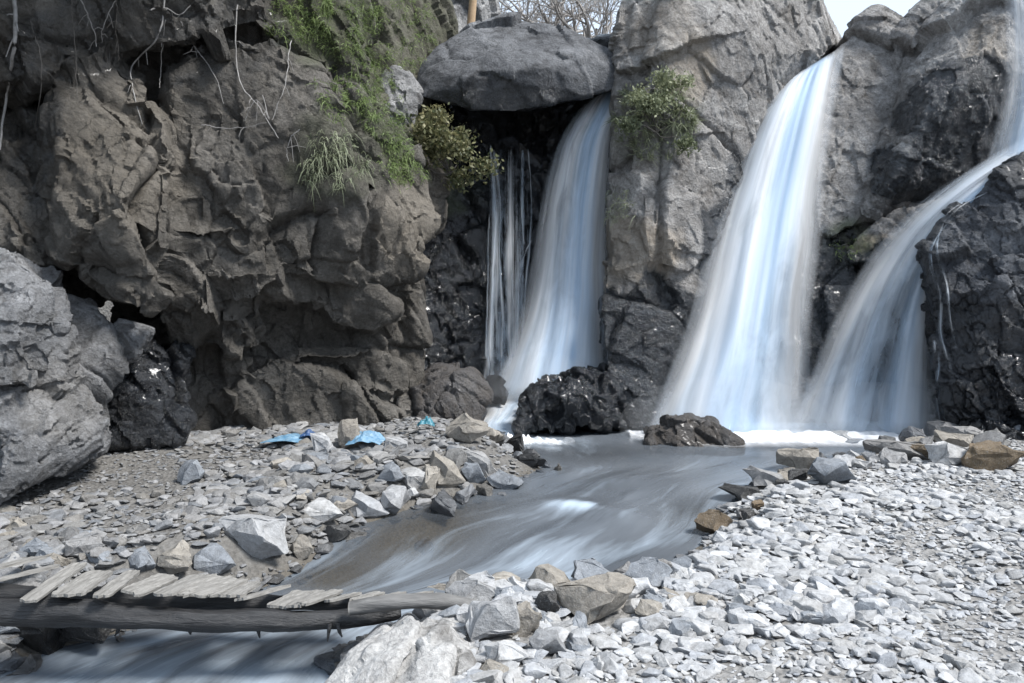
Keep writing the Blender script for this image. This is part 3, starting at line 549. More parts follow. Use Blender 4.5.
# ------------------------------------------------------------------ waterfalls
def fall(name, secs, label, mat, layers=((0., 0),), n=(48, 150), bulge=.12, flute=.05, dens=None, cat='waterfall', seed=1, group=None):
    """secs: (uL, vL, uR, vR, Y) from the lip to the foot"""
    Vs, Fs, Us, Ds = [], [], [], []; off = 0
    for li, (push, sh) in enumerate(layers):
        A = smooth_path([P(s[0], s[1], s[4]-push) for s in secs], n[1]); B = smooth_path([P(s[2], s[3], (s[5] if len(s) > 5 else s[4])-push) for s in secs], n[1])
        tt = np.linspace(0, 1, n[0]); G = A[:, None]*(1-tt)[None, :, None]+B[:, None]*tt[None, :, None]
        vv = np.linspace(0, 1, n[1])
        UU = np.tile(tt, n[1]); VV = np.repeat(vv, n[0])
        fl = fbm(np.stack([UU*11+sh*9, VV*1.3, 0*UU+seed], 1), 4, seed+sh)
        G = G.reshape(-1, 3); G[:, 1] -= bulge*4*UU*(1-UU)*sstep(0, .25, VV)+flute*fl*sstep(0., .12, VV)
        Vs.append(G); Fs.append(grid_faces(n[1], n[0])+off); off += len(G)
        L = np.linalg.norm(np.diff(A, axis=0), axis=1).sum()
        Us.append(np.stack([UU, VV], 1)+np.array([0, 0])); dv = np.full(len(G), .5) if dens is None else dens(UU, VV, li); Ds.append(np.stack([dv]*3+[np.ones(len(G))], 1))
    o = mesh_np(name, np.concatenate(Vs), np.concatenate(Fs), mat, smooth=True, uv=np.concatenate(Us), attrs={'dens': np.concatenate(Ds)})
    return tag(o, label, cat, group)
G_ = lambda x, c, r: np.exp(-((x-c)/r)**2)
fall('waterfall', [(784, 80, 846, 44, 11.45), (764, 100, 842, 70, 11.2), (742, 140, 836, 110, 10.9), (720, 195, 826, 185, 10.6), (704, 245, 822, 240, 10.35), (690, 305, 816, 300, 10.1), (672, 355, 816, 355, 9.9), (654, 400, 816, 400, 9.7), (640, 436, 820, 437, 9.5)],
     'broad white middle waterfall pouring down beside the grey buttress', M['fall'], ((0, 0), (.07, 3)), dens=lambda u, v, l: .56+.7*G_(u, .62-.42*sstep(.3, .9, v), .17)*(1-.2*v)+.3*sstep(.9, 1., v)+.2*sstep(.3, .0, v)-.30*sstep(.35, .75, v)*sstep(.5, .8, u)-.2*l)
fall('waterfall', [(1060, 112, 1062, 160, 9.5), (1010, 142, 1016, 190, 9.5), (960, 172, 976, 222, 9.5), (912, 208, 950, 258, 9.6), (872, 252, 940, 294, 9.7), (838, 306, 938, 336, 9.7), (810, 368, 940, 384, 9.65), (782, 436, 944, 438, 9.45)],
     'right waterfall arching leftward from behind the dark cracked boulder', M['fall'], ((0, 1), (.06, 5)), bulge=.1, dens=lambda u, v, l: .46+.8*G_(v, .08, .33)*G_(u, .5, .45)+.75*G_(u, .76, .12)*sstep(.40, .58, v)-.45*G_(u, .53, .12)*sstep(.42, .66, v)+.12*sstep(.8,1,v)-.2*l, seed=4)
fall('waterfall', [(996, -40, 1070, -40, 9.85), (1002, 30, 1070, 30, 9.8), (1002, 90, 1070, 90, 9.7), (985, 165, 1070, 150, 9.5)],
     'misty upper waterfall dropping along the right edge onto the dark boulder', M['veil'], ((0, 1), (.05, 2)), dens=lambda u, v, l: .75+.2*v, seed=9)
fall('waterfall', [(588, 100, 636, 76, 11.3), (570, 118, 632, 98, 11.2), (552, 150, 618, 140, 11.15), (540, 200, 612, 195, 11.1), (532, 250, 610, 250, 11.0), (522, 300, 612, 300, 10.85), (506, 350, 614, 350, 10.6), (486, 400, 616, 400, 10.3)],
     'silky blue white left waterfall falling from under the capstone boulder', M['fall'], ((0, 2), (.06, 7)), dens=lambda u, v, l: .6+.42*G_(u, .76, .24)+.25*sstep(.5, 1, v)-.28*G_(u, .28, .16)*sstep(.75, .4, v)-.2*l, seed=6)
def wisps(name, paths, label, mat, veil, seed):
    r = np.random.default_rng(seed); Vs, Fs, Us, Ds = [], [], [], []; off = 0
    def strip(A, B, n0, dens):
        nonlocal off
        n1 = len(A); tt = np.linspace(0, 1, n0); G = (A[:, None]*(1-tt)[None, :, None]+B[:, None]*tt[None, :, None]).reshape(-1, 3); UU = np.tile(tt, n1); VV = np.repeat(np.linspace(0, 1, n1), n0)
        G[:, 1] -= .06*UU*(1-UU); Vs.append(G); Fs.append(grid_faces(n1, n0)+off); off += len(G); Us.append(np.stack([UU+0*VV, VV], 1)); d = dens(UU, VV); Ds.append(np.stack([d]*3+[np.ones(len(d))], 1))
    for pts, wd, de in paths:
        q = smooth_path(pts, 80); q[:, 0] += np.cumsum(r.normal(0, .12, 80)); ww = wd*(.5+.5*np.linspace(.5, 1.6, 80))*(1+.4*np.sin(np.linspace(0, 9, 80)+r.uniform(0, 6)))
        ww = ww*.72; strip(np.array([P(a[0]-w_, a[1], a[2]) for a, w_ in zip(q, ww)]), np.array([P(a[0]+w_, a[1], a[2]) for a, w_ in zip(q, ww)]), 7, lambda u, v: de-.2+.2*v)
    q = smooth_path(veil, 80); strip(np.array([P(a[0], a[1], a[4]) for a in q]), np.array([P(a[2], a[3], a[4]) for a in q]), 40, lambda u, v: .36+.2*G_(u, .15, .2)+.14*v+.6*sstep(.84, .97, v)*sstep(1., .4, u))
    nf = sum(len(f) for f in Fs[:-1]); o = mesh_np(name, np.concatenate(Vs), np.concatenate(Fs), mat, smooth=True, uv=np.concatenate(Us), attrs={'dens': np.concatenate(Ds)}); o.data.materials.append(M['thin'])
    mi = np.zeros(len(o.data.polygons), np.int32); mi[nf:] = 1; o.data.polygons.foreach_set('material_index', mi); return tag(o, label, 'waterfall')
wisps('waterfall', [([(491, 144, 11.2), (493, 180, 11.2), (496, 230, 11.15), (493, 290, 11.05), (490, 365, 10.9)], 3.6, .8), ([(493, 150, 11.2), (500, 200, 11.2), (500, 260, 11.1), (503, 320, 11.), (502, 370, 10.9)], 2.4, .7), ([(489, 215, 11.15), (487, 280, 11.1), (486, 360, 10.9)], 1.8, .6),
    ([(508, 160, 11.25), (510, 230, 11.2), (513, 300, 11.05), (512, 368, 10.9)], 1.4, .5), ([(528, 148, 11.3), (531, 190, 11.25), (529, 250, 11.2), (524, 300, 11.1), (520, 368, 10.9)], 2.0, .6), ([(522, 150, 11.3), (520, 200, 11.25), (522, 245, 11.2)], 1.2, .5), ([(531, 240, 11.15), (521, 268, 11.1), (517, 320, 11.), (516, 372, 10.9)], 2.6, .6)],
    'thin stringy waterfall over black rock left of the silky one', M['trickle'], [(487, 150, 534, 150, 11.3), (486, 270, 534, 270, 11.12), (484, 350, 536, 350, 10.95), (480, 388, 545, 388, 10.75)], 8)
fall('waterfall', [(401, 325, 408, 325, 10.4), (402, 345, 410, 345, 10.35), (408, 360, 416, 358, 10.3), (412, 376, 424, 376, 10.2)],
     'short small waterfall trickling at the foot of the brown cliff', M['trickle'], n=(12, 40), bulge=.02, flute=.01)
def drape(pts, lift=.03, n=40):
    bpy.context.view_layer.update(); dg = bpy.context.evaluated_depsgraph_get(); out = []
    for u, v in smooth_path(pts, n):
        d = Vector(((u-HU)/F, 1, -(v-HV)/F)).normalized(); ok, loc, nor, _, ob, _ = S.ray_cast(dg, Vector((0, 0, CAMH)), d, distance=20)
        out.append((u, v, loc.y if ok else 9.))
    Y = np.array([q[2] for q in out]); Y = np.array([np.median(Y[max(0, i-2):i+3]) for i in range(n)])-lift
    return [(q[0], q[1], y) for q, y in zip(out, Y)]
for pts, lb, wd in [([(988, 192), (962, 206), (944, 226), (932, 246), (932, 268), (940, 296), (940, 330), (946, 352), (950, 372)], 'long thin trickle running down the left side of the cracked boulder', 2.6),
                ([(966, 200), (948, 214), (938, 236), (938, 256), (946, 284), (950, 315), (955, 350)], 'inner thin trickle running over the cracked boulder', 1.8),
                ([(934, 340), (938, 366), (936, 400), (944, 436)], 'low trickle at the foot of the cracked boulder', 2.4)]:
    pp = drape(pts)
    fall('trickle', [(p[0]-wd, p[1], p[0]+wd, p[1], p[2]) for p in pp], lb, M['trickle'], n=(8, 120), bulge=.012, flute=.01, cat='trickle', dens=lambda u, v, l: .36+.3*np.sin(v*17+u*3)*G_(u, .5, .6))
# upper pool and its little cascade into the main pool
fall('cascade', [(470, 384, 606, 384, 10.9), (474, 394, 592, 394, 10.6), (482, 404, 542, 404, 10.2), (482, 414, 528, 414, 9.9), (472, 424, 522, 426, 9.5), (470, 434, 540, 438, 9.2)],
     'small white cascade spilling between the squat boulder and the black boulder', M['fall'], ((0, 2),), bulge=.0, flute=.03, n=(40, 60), dens=lambda u, v, l: .75-.2*v, cat='cascade', seed=12)
# white foam along the foot of the falls
def foam_sheet(secs, nx=100, ny=30, lift=.03):
    A = smooth_path(secs, nx); V = []; S_ = []; U = []
    FN = fbm(np.stack([np.repeat(np.arange(nx), ny)*.22, np.tile(np.arange(ny), nx)*.25, np.zeros(nx*ny)+nx*secs[0][0]], 1), 3, 5)
    for i, (x, y, wd, st_) in enumerate(A):
        for j in range(ny):
            q = j/(ny-1)*2-1
            V.append((x, y+q*wd, float(zw(y))+.012+(lift+.05*float(FN[i*ny+j]))*math.exp(-(q*1.6)**2))); S_.append((max(0, st_*(1-q*q)**1.5*math.sin(math.pi*min(1, max(0, i/(nx-1))))**.35),)*3+(1,)); U.append((x, y))
    return np.array(V), np.array(S_), np.array(U), grid_faces(nx, ny)
for secs, lb in (([P(628, 430, 9.35)[:2]+(.30, .8), P(700, 430, 9.2)[:2]+(.66, .8), P(790, 432, 9.2)[:2]+(.64, .8), P(860, 432, 9.15)[:2]+(.6, .8), P(955, 436, 9.05)[:2]+(.28, 1.1)], 'band of white foam along the foot of the middle and right waterfalls'),
                 ([P(462, 434, 9.2)[:2]+(.25, .7), P(505, 434, 9.0)[:2]+(.42, 1.2), P(530, 440, 8.9)[:2]+(.22, .7), P(575, 444, 8.75)[:2]+(.10, .2)], 'white foam where the small cascade enters the pool')):
    V, s_, U, f_ = foam_sheet(secs)
    fo = mesh_np('foam', V, f_, M['foam'], smooth=True, attrs={'surf': s_}, uv=U); tag(fo, lb, 'foam', kind='stuff')
def mist(c, r, dens, lb):
    bm = bmesh.new(); bmesh.ops.create_icosphere(bm, subdivisions=4, radius=1); me = bpy.data.meshes.new('mist')
    for v_ in bm.verts: v_.co = Vector((v_.co.x*r[0], v_.co.y*r[1], v_.co.z*r[2]))
    bm.to_mesh(me); bm.free(); m = bpy.data.materials.new('mist'); m.use_nodes = True; t = m.node_tree; t.nodes.remove(t.nodes['Principled BSDF'])
    pv_ = t.nodes.new('ShaderNodeVolumePrincipled'); pv_.inputs['Density'].default_value = dens; pv_.inputs['Color'].default_value = (.93, .96, 1, 1); t.links.new(pv_.outputs[0], t.nodes['Material Output'].inputs['Volume'])
    me.materials.append(m); o = bpy.data.objects.new('mist', me); C.objects.link(o); o.location = c; tag(o, lb, 'mist', kind='stuff')
mist((P(725, 425, 9.35)[0], 9.35, .12), (1.25, .5, .6), .18, 'thin mist at the foot of the middle waterfall')
mist((P(870, 425, 9.3)[0], 9.3, .1), (1.1, .5, .55), .18, 'thin mist at the foot of the right waterfall')
mist((P(540, 395, 10.2)[0], 10.1, .35), (.8, .45, .6), .2, 'thin mist at the foot of the left waterfall')

# ------------------------------------------------------------------ stones
def stone_mesh(name, seed, flat=.55, n=12, sub=2, rough=.05, low=False):
    r = np.random.default_rng(seed); p = r.normal(size=(n, 3)); p /= np.linalg.norm(p, axis=1)[:, None]
    p *= r.uniform(.75, 1.1, (n, 1)); p *= np.array([1, r.uniform(.6, .95), flat*r.uniform(.8, 1.2)])*.5
    bm = bmesh.new(); vs = [bm.verts.new(q) for q in p]; h = bmesh.ops.convex_hull(bm, input=vs)
    bmesh.ops.delete(bm, geom=[g for g in h['geom_interior'] if isinstance(g, bmesh.types.BMVert)], context='VERTS')
    if not low:
        bmesh.ops.bevel(bm, geom=list(bm.edges), offset=.06, segments=2, affect='EDGES', profile=.6, clamp_overlap=True)
        bmesh.ops.triangulate(bm, faces=bm.faces); bmesh.ops.subdivide_edges(bm, edges=[e for e in bm.edges if e.calc_length() > .12], cuts=1); bmesh.ops.triangulate(bm, faces=bm.faces)
    else:
        bmesh.ops.bevel(bm, geom=list(bm.edges), offset=.045, segments=1, affect='EDGES', clamp_overlap=True)
        bmesh.ops.triangulate(bm, faces=bm.faces)
    me = bpy.data.meshes.new(name); bm.to_mesh(me); bm.free()
    m = len(me.vertices); V = np.zeros(m*3, np.float32); me.vertices.foreach_get('co', V); V = V.reshape(-1, 3).astype(float)
    if not low: V = np.clip(V, -.62, .62)+rough*1.5*np.stack([fbm(V*3.5+q*5, 4, seed+q, .6) for q in range(3)], 1)
    ext = V.max(0)-V.min(0); V = (V-(V.max(0)+V.min(0))/2)/ext[0]
    me.vertices.foreach_set('co', V.astype(np.float32).ravel()); me.update()
    if not low:
        me.polygons.foreach_set('use_smooth', np.ones(len(me.polygons), bool)); me.set_sharp_from_angle(angle=R(30))
    return me, V
HI = [stone_mesh('stone', 300+i, .55 if i % 3 else .8, 13+i % 5) for i in range(16)]
LO = []
for i in range(24):
    me, V = stone_mesh('lowstone', 500+i, (.30, .40, .55)[i % 3], 12+i % 6, low=True)
    T = np.zeros(len(me.polygons)*3, np.int32); me.polygons.foreach_get('vertices', T); LO.append((V, T.reshape(-1, 3))); bpy.data.meshes.remove(me)
_mats = {}
def stone_obj(i, mat):
    key = (i, mat)
    if key not in _mats:
        me = HI[i][0].copy(); me.materials.append(M[mat]); _mats[key] = me
    o = bpy.data.objects.new('stone', _mats[key]); C.objects.link(o); return o
placed = [(P(400, 660, 3.75)[0], 3.72, .40), (P(385, 600, 4.3)[0], 4.25, .14), (P(415, 600, 4.3)[0], 4.25, .14), (P(440, 600, 4.3)[0], 4.28, .12), (P(360, 600, 4.3)[0], 4.22, .12)]
def hand(u, vb, wpx, hpx, mat, label, wet=0., i=None, rot=None, tilt=(0, 0), group=None, name='stone', cat='stone', Y=None):
    i = random.randrange(16) if i is None else i
    if Y is None: x, y, z = ground_hit(u, vb)
    else: x, y, z = P(u, vb, Y)
    o = stone_obj(i, mat); V = HI[i][1]; ext = V.max(0)-V.min(0)
    wd = wpx/F*y; h = hpx/F*y*1.12
    sx = wd; sz = h/ext[2]; sy = wd*.9/ext[1]*.8 if True else 0
    o.scale = (sx, sy, sz); o.rotation_euler = (R(tilt[0]), R(tilt[1]), R(random.uniform(-25, 25) if rot is None else rot)); o.location = (x, y+wd*.35, z+h*.40)
    o.name = name; o['wet'] = wet; tag(o, label, cat, group); placed.append((x, y+wd*.35, wd*.5)); return o
hand(245, 566, 78, 44, 'pale_stone', 'largest pale angular stone at the water edge behind the plank bridge', rot=5)
hand(208, 580, 48, 30, 'blue_stone', 'blue grey block of stone just behind the middle of the plank bridge')
hand(168, 582, 58, 32, 'tan_stone', 'tan rounded stone behind the planks beside the blue grey block')
hand(133, 580, 36, 26, 'blue_stone', 'dark bluish stone behind the planks left of the tan rounded stone')
hand(30, 560, 30, 18, 'blue_stone', 'bluish flat stone on the left bank above the leftmost plank')
hand(185, 486, 30, 24, 'blue_stone', 'pale bluish round stone alone on the upper left bank')
hand(346, 456, 30, 36, 'tan_stone', 'upright pointed tan stone next to the blue plastic sheet', i=3, rot=0, tilt=(0, 25))
hand(322, 457, 22, 26, 'pale_stone', 'pale upright slab leaning left of the pointed tan stone', tilt=(0, -15))
hand(442, 492, 48, 36, 'tan_stone', 'large tan rounded stone with a dark underside near the bank tip')
hand(480, 478, 36, 26, 'mixed_stone', 'grey stone between the large tan stone and the bank tip')
hand(506, 497, 40, 22, 'blue_stone', 'flat bluish stone lying half in the stream at the bank tip', wet=.3)
hand(466, 446, 44, 30, 'tan_stone', 'round topped brown stone below the squat dark boulder')
hand(410, 494, 44, 22, 'pale_stone', 'whitish stone on the left bank beside the large tan stone')
hand(362, 522, 54, 24, 'pale_stone', 'bright white slab at the edge of the shallow brown water')
hand(318, 526, 48, 22, 'pale_stone', 'pale slab left of the bright white slab at the water edge')
hand(300, 562, 24, 24, 'tan_stone', 'small tan stone standing at the shallows below the pale slabs', wet=.2)
hand(268, 560, 26, 20, 'mixed_stone', 'grey stone between the largest pale stone and the shallows')
hand(334, 546, 26, 18, 'mixed_stone', 'small wet stone in the brown shallows', wet=.7)
hand(424, 556, 22, 14, 'brown_stone', 'submerged brown stone in the middle of the shallows', wet=.6)
hand(530, 470, 34, 14, 'dark_stone', 'dark flat stone at the very tip of the left bank', wet=.8)
hand(455, 470, 26, 20, 'mixed_stone', 'grey stone under the round topped brown stone')
hand(395, 455, 30, 18, 'pale_stone', 'pale stone right of the blue plastic sheet')
hand(602, 628, 92, 36, 'tan_stone', 'large flat tan boulder at the near stream edge', rot=4, i=5)
hand(652, 592, 52, 28, 'blue_stone', 'rounded blue grey stone at the water edge beside the flat tan boulder')
hand(717, 536, 40, 22, 'brown_stone', 'brown wet stone at the bend of the right shore', wet=.25)
hand(748, 503, 48, 15, 'dark_stone', 'dark flat slab at the right shore above the brown wet stone', wet=.4)
hand(772, 490, 50, 18, 'mixed_stone', 'grey flat stone at the right shore above the dark slab')
hand(757, 474, 46, 14, 'dark_stone', 'dark wet stone at the pool edge left of the tan shore stone', wet=.5)
hand(805, 474, 46, 24, 'tan_stone', 'tan stone on the right shore near the pool')
hand(838, 488, 46, 26, 'blue_stone', 'smooth bluish stone at the upper end of the gravel bank')
hand(846, 458, 52, 24, 'pale_stone', 'pale stone at the pool edge before the right waterfall')
hand(868, 450, 26, 14, 'dark_stone', 'black rounded stone at the pool edge before the right waterfall', wet=.8)
hand(905, 462, 60, 18, 'mixed_stone', 'low grey stone at the pool edge left of the cracked boulder')
hand(962, 468, 56, 24, 'pale_stone', 'pale block of stone at the foot of the cracked boulder')
hand(1004, 474, 64, 28, 'brown_stone', 'broad brown stone below the cracked boulder at the right edge')
hand(935, 462, 40, 16, 'brown_stone', 'rusty brown low stone left of the pale block')
hand(492, 645, 56, 46, 'pale_stone', 'pale rounded stone right of the ridged front boulder')
hand(470, 612, 52, 26, 'mixed_stone', 'flat grey slab under the right tip of the log')
hand(524, 640, 36, 32, 'tan_stone', 'tan stone in the rubble between the flat tan boulder and the ridged boulder')
hand(505, 672, 44, 26, 'pale_stone', 'pale stone at the bottom edge beside the ridged boulder')
hand(548, 622, 30, 26, 'dark_stone', 'dark stone at the water edge left of the flat tan boulder', wet=.3)
hand(548, 662, 40, 24, 'mixed_stone', 'grey stone in the rubble below the flat tan boulder')
hand(440, 608, 40, 18, 'tan_stone', 'tan slab propping the right end of the log')
hand(28, 662, 70, 44, 'dark_stone', 'black wet stone propping the log at its left end', wet=.9, Y=4.45)
hand(80, 650, 60, 36, 'dark_stone', 'dark stone under the lashed part of the log', wet=.9, Y=4.5)

# scatter: every stone is generated, the largest seen become things, the rest gravel
def scatter(xr, yr, count, sizes, keep, seed, pick, tones):
    r = np.random.default_rng(seed); X = r.uniform(*xr, count); Y = r.uniform(*yr, count); Z, D = ground_z(X, Y)
    lo, hi, pw = sizes; sz = (lo+(hi-lo)*r.random(count)**pw)*np.clip(.95+.75*fbm(np.stack([X*1.1, Y*1.1, 0*X+seed], 1), 3, seed), .45, 1.5)
    m = keep(X, Y, D, sz)
    X, Y, Z, D, sz = X[m], Y[m], Z[m], D[m], sz[m]; n = len(X)
    rz = r.uniform(0, 2*math.pi, n); tx = r.normal(0, .13, n); ty = r.normal(0, .13, n)
    uu = HU+F*X/Y; vv = HV+F*(CAMH-Z)/Y; app = sz/Y*F
    seen = (uu > 5) & (uu < 1019) & (vv < 676) & (vv > 380)
    order = np.argsort(np.where(seen, -app, 0)); ind = order[:pick]
    return dict(X=X, Y=Y, Z=Z, D=D, s=sz, rz=rz, tx=tx, ty=ty, ind=ind, n=n, tone=r.random(n))
def rotm(rz, tx, ty): return np.array(Euler((tx, ty, rz)).to_matrix())
def build_scatter(sc, stuff, smat, imats, labels, group, stufflabel):
    isind = np.zeros(sc['n'], bool); isind[sc['ind']] = True
    wet = 1-sstep(.02, .10, sc['D'])
    for q in sc['ind']:
        i = random.randrange(16); im = random.choice(imats); o = stone_obj(i, im); s = sc['s'][q]
        o.location = (sc['X'][q], sc['Y'][q], sc['Z'][q]+s*.14); o.scale = (s, s*random.uniform(.8, 1.05), s*random.uniform(.55, .85)); o.rotation_euler = (sc['tx'][q]*.8, sc['ty'][q]*.8, sc['rz'][q]); o['wet'] = float(wet[q])*.8
        tag(o, labels[im], 'stone', group)
    VV, FF, TT, WW = [], [], [], []; off = 0
    for q in range(sc['n']):
        if isind[q]: continue
        V, T = LO[int(sc['tone'][q]*9973) % 24]; s = sc['s'][q]
        v = (V*np.array((s, s, s*.85)))@rotm(sc['rz'][q], sc['tx'][q], sc['ty'][q]).T+np.array((sc['X'][q], sc['Y'][q], sc['Z'][q]+s*.13))
        VV.append(v); FF.append(T+off); off += len(v); t = sc['tone'][q]; TT.append(np.full((len(v), 4), t)); WW.append(np.full((len(v), 4), wet[q]*.9))
    o = mesh_np(stuff, np.concatenate(VV), np.concatenate(FF), M[smat], attrs={'tone': np.concatenate(TT), 'wet': np.concatenate(WW)}); tag(o, stufflabel, 'gravel', kind='stuff')
def clear(X, Y, sz):
    m = np.ones(len(X), bool)
    for (a, b, c) in placed: m &= (X-a)**2+(Y-b)**2 > (c*.75)**2
    return m
def keep_r(X, Y, D, sz):
    side = X > np.interp(Y, [2, 4, 4.6, 6, 8, 10], [-.9, -.7, -.2, .6, 1.2, 1.8])
    return side & (D > -.04) & clear(X, Y, sz) & (np.abs(X/Y) < .75)
def keep_l(X, Y, D, sz):
    side = X < np.interp(Y, [2, 4, 4.6, 6, 8, 10], [-.9, -.8, -.4, .4, .8, .8])
    sand = (X/Y*F+HU < 190-(Y-6)*20) & (Y > 6.3) & (Y < 7.4) & (sz > .06)
    return side & (D > -.06) & (Y > 4.3) & clear(X, Y, sz) & (np.abs(X/Y) < .75) & ~sand
def shore_band(X, Y, D, sz):
    u = HU+F*X/Y
    far = (u > 715) & (Y > 5.6) & (D > -.12) & (D < .30+.5*(u-715)/300)
    near = (u > 425) & (u < 690) & (Y < 5.4) & (D > -.05) & (D < .45)
    tip = (u > 380) & (u < 560) & (Y > 6.5) & (D > -.1) & (D < .4) & (X < .8)
    ok = np.zeros(len(X), bool); P_ = []
    for i in np.argsort(-sz):
        if not (far[i] or near[i] or tip[i]): continue
        if all((X[i]-a)**2+(Y[i]-b)**2 > (.42*(sz[i]+c))**2 for a, b, c in P_): ok[i] = True; P_.append((X[i], Y[i], sz[i]))
    return ok & clear(X, Y, sz)
def build_shore(sc):
    labs = {'mixed_stone': 'rough grey stone at the edge of the stream among others like it', 'tan_stone': 'rough tan stone at the edge of the stream among others like it', 'blue_stone': 'rough bluish stone at the edge of the stream among others like it',
            'dark_stone': 'dark wet stone at the edge of the stream among others like it', 'brown_stone': 'brown stone at the edge of the stream among others like it', 'pale_stone': 'rough pale stone at the edge of the stream among others like it'}
    for q in sc['ind']:
        im = random.choice(['mixed_stone']*3+['pale_stone']*3+['tan_stone']*2+['blue_stone']*2+['dark_stone', 'brown_stone']); o = stone_obj(random.randrange(16), im); s_ = sc['s'][q]
        o.location = (sc['X'][q], sc['Y'][q], sc['Z'][q]+s_*.2); o.scale = (s_, s_*random.uniform(.8, 1.1), s_*random.uniform(.8, 1.15)); o.rotation_euler = (sc['tx'][q], sc['ty'][q], sc['rz'][q])
        o['wet'] = float(np.clip(.9-8*max(0., sc['D'][q]), 0, .9)); tag(o, labs[im], 'stone', 'rough stones along the water edge'); placed.append((sc['X'][q], sc['Y'][q], s_*.5))
build_shore(scatter((.8, 6.2), (5.6, 9.2), 9000, (.13, .32, 2.0), lambda X, Y, D, z: shore_band(X, Y, D, z) & (HU+F*X/Y > 700), 47, 42, None))
build_shore(scatter((-1., 1.4), (3.3, 5.5), 6000, (.09, .18, 2.0), lambda X, Y, D, z: shore_band(X, Y, D, z) & (Y < 5.5), 48, 36, None))
build_shore(scatter((-1.6, .8), (6.4, 9.2), 6000, (.11, .27, 2.0), lambda X, Y, D, z: shore_band(X, Y, D, z) & (HU+F*X/Y < 600), 49, 26, None))
build_scatter(scatter((-1.2, 7.2), (2.6, 9.2), 46000, (.026, .125, 2.8), keep_r, 41, 70, None), 'pale_gravel', 'pale_gravel', ['pale_stone']*4+['tan_stone', 'blue_stone'],
              {'pale_stone': 'small pale grey stone among the gravel of the right bank', 'tan_stone': 'small tan stone among the pale gravel of the right bank', 'blue_stone': 'small bluish stone among the pale gravel of the right bank'},
              'loose stones on the right gravel bank', 'pale grey gravel covering the right bank')
build_scatter(scatter((-7, .9), (4.3, 9.6), 26000, (.026, .18, 2.9), keep_l, 43, 90, None), 'grey_gravel', 'rubble', ['mixed_stone']*4+['tan_stone', 'blue_stone'],
              {'mixed_stone': 'small grey stone among the rubble of the left bank', 'tan_stone': 'small tan stone among the rubble of the left bank', 'blue_stone': 'small bluish stone among the rubble of the left bank'},
              'loose stones on the left rubble bank', 'mixed grey rubble covering the left bank')

# ------------------------------------------------------------------ plank bridge
br = empty('plank_bridge', P(215, 620, 4.3)); tag(br, 'rough footbridge of weathered planks laid on a dark log across the stream', 'bridge')
def log_part(name, path, rad, mat, seed, k=20, n=90):
    A = smooth_path(path, n); rr = np.interp(np.linspace(0, 1, n), np.linspace(0, 1, len(rad)), rad)
    tb = Tubes(); tb.add(A, rr, k); V = tb.V[0]; F_ = tb.F[0]
    ax = np.repeat(A, k, 0); dirv = V-ax
    d = 1+.26*fbm(V*np.array([3, 9, 9]), 4, seed)+.05*fbm(V*np.array([8, 40, 40]), 2, seed+3)
    V = ax+dirv*d[:, None]*np.array([1, 1, .92])
    V = np.concatenate([V, A[:1], A[-1:]]); e = len(V)
    caps = [(i, (i+1) % k, e-2, e-2) for i in range(k)]; b0 = (n-1)*k; caps += [(b0+(i+1) % k, b0+i, e-1, e-1) for i in range(k)]
    o = mesh_np(name, V, F_, mat, None, True)
    bm = bmesh.new(); bm.from_mesh(o.data); bm.verts.ensure_lookup_table()
    for a, b, c, _ in caps: bm.faces.new((bm.verts[a], bm.verts[b], bm.verts[c]))
    bm.to_mesh(o.data); bm.free()
    o.data.transform(Matrix.Translation(-br.location)); o.parent = br; return o
log_part('log', [P(-60, 611, 4.25), P(60, 612, 4.22), P(150, 617, 4.2), P(260, 621, 4.22), P(345, 618, 4.3), P(400, 610, 4.38)], [.064, .072, .060, .054, .058, .045], M['log'], 5)
log_part('log', [P(350, 609, 4.2), P(395, 602, 4.2), P(440, 601, 4.22), P(478, 606, 4.25)], [.04, .05, .042, .03], M['logend'], 6, n=40)
log_part('log', [P(-60, 592, 4.62), P(100, 597, 4.62), P(250, 602, 4.62), P(360, 602, 4.62)], [.06, .06, .055, .05], M['log'], 8)
def plank(c, L, wd, th, rz, tilt, seed, mat='plank'):
    r = np.random.default_rng(seed); bm = bmesh.new(); nx, ny = 6, 14; th2 = th
    top = []; bot = []
    for j in range(ny):
        y = (j/(ny-1)-.5)*L; wj = wd*(1+.08*r.normal()*.5)
        if j in (0, ny-1): wj *= r.uniform(.7, 1)
        tr = [bm.verts.new(((i/(nx-1)-.5)*wj, y+(r.normal()*.008 if j in (0, ny-1) else 0), th/2+r.normal()*.0012)) for i in range(nx)]
        br_ = [bm.verts.new((v.co.x, v.co.y, -th/2)) for v in tr]; top.append(tr); bot.append(br_)
    for j in range(ny-1):
        for i in range(nx-1):
            bm.faces.new((top[j][i], top[j][i+1], top[j+1][i+1], top[j+1][i])); bm.faces.new((bot[j][i], bot[j+1][i], bot[j+1][i+1], bot[j][i+1]))
        bm.faces.new((top[j][0], top[j+1][0], bot[j+1][0], bot[j][0])); bm.faces.new((top[j][-1], bot[j][-1], bot[j+1][-1], top[j+1][-1]))
    for i in range(nx-1):
        bm.faces.new((top[0][i], bot[0][i], bot[0][i+1], top[0][i+1])); bm.faces.new((top[-1][i], top[-1][i+1], bot[-1][i+1], bot[-1][i]))
    me = bpy.data.meshes.new('plank'); bm.to_mesh(me); bm.free(); me.materials.append(M[mat])
    o = bpy.data.objects.new('plank', me); C.objects.link(o); o.parent = br
    o.location = Vector(c)-br.location; o.rotation_euler = (tilt[0], tilt[1], rz); return o
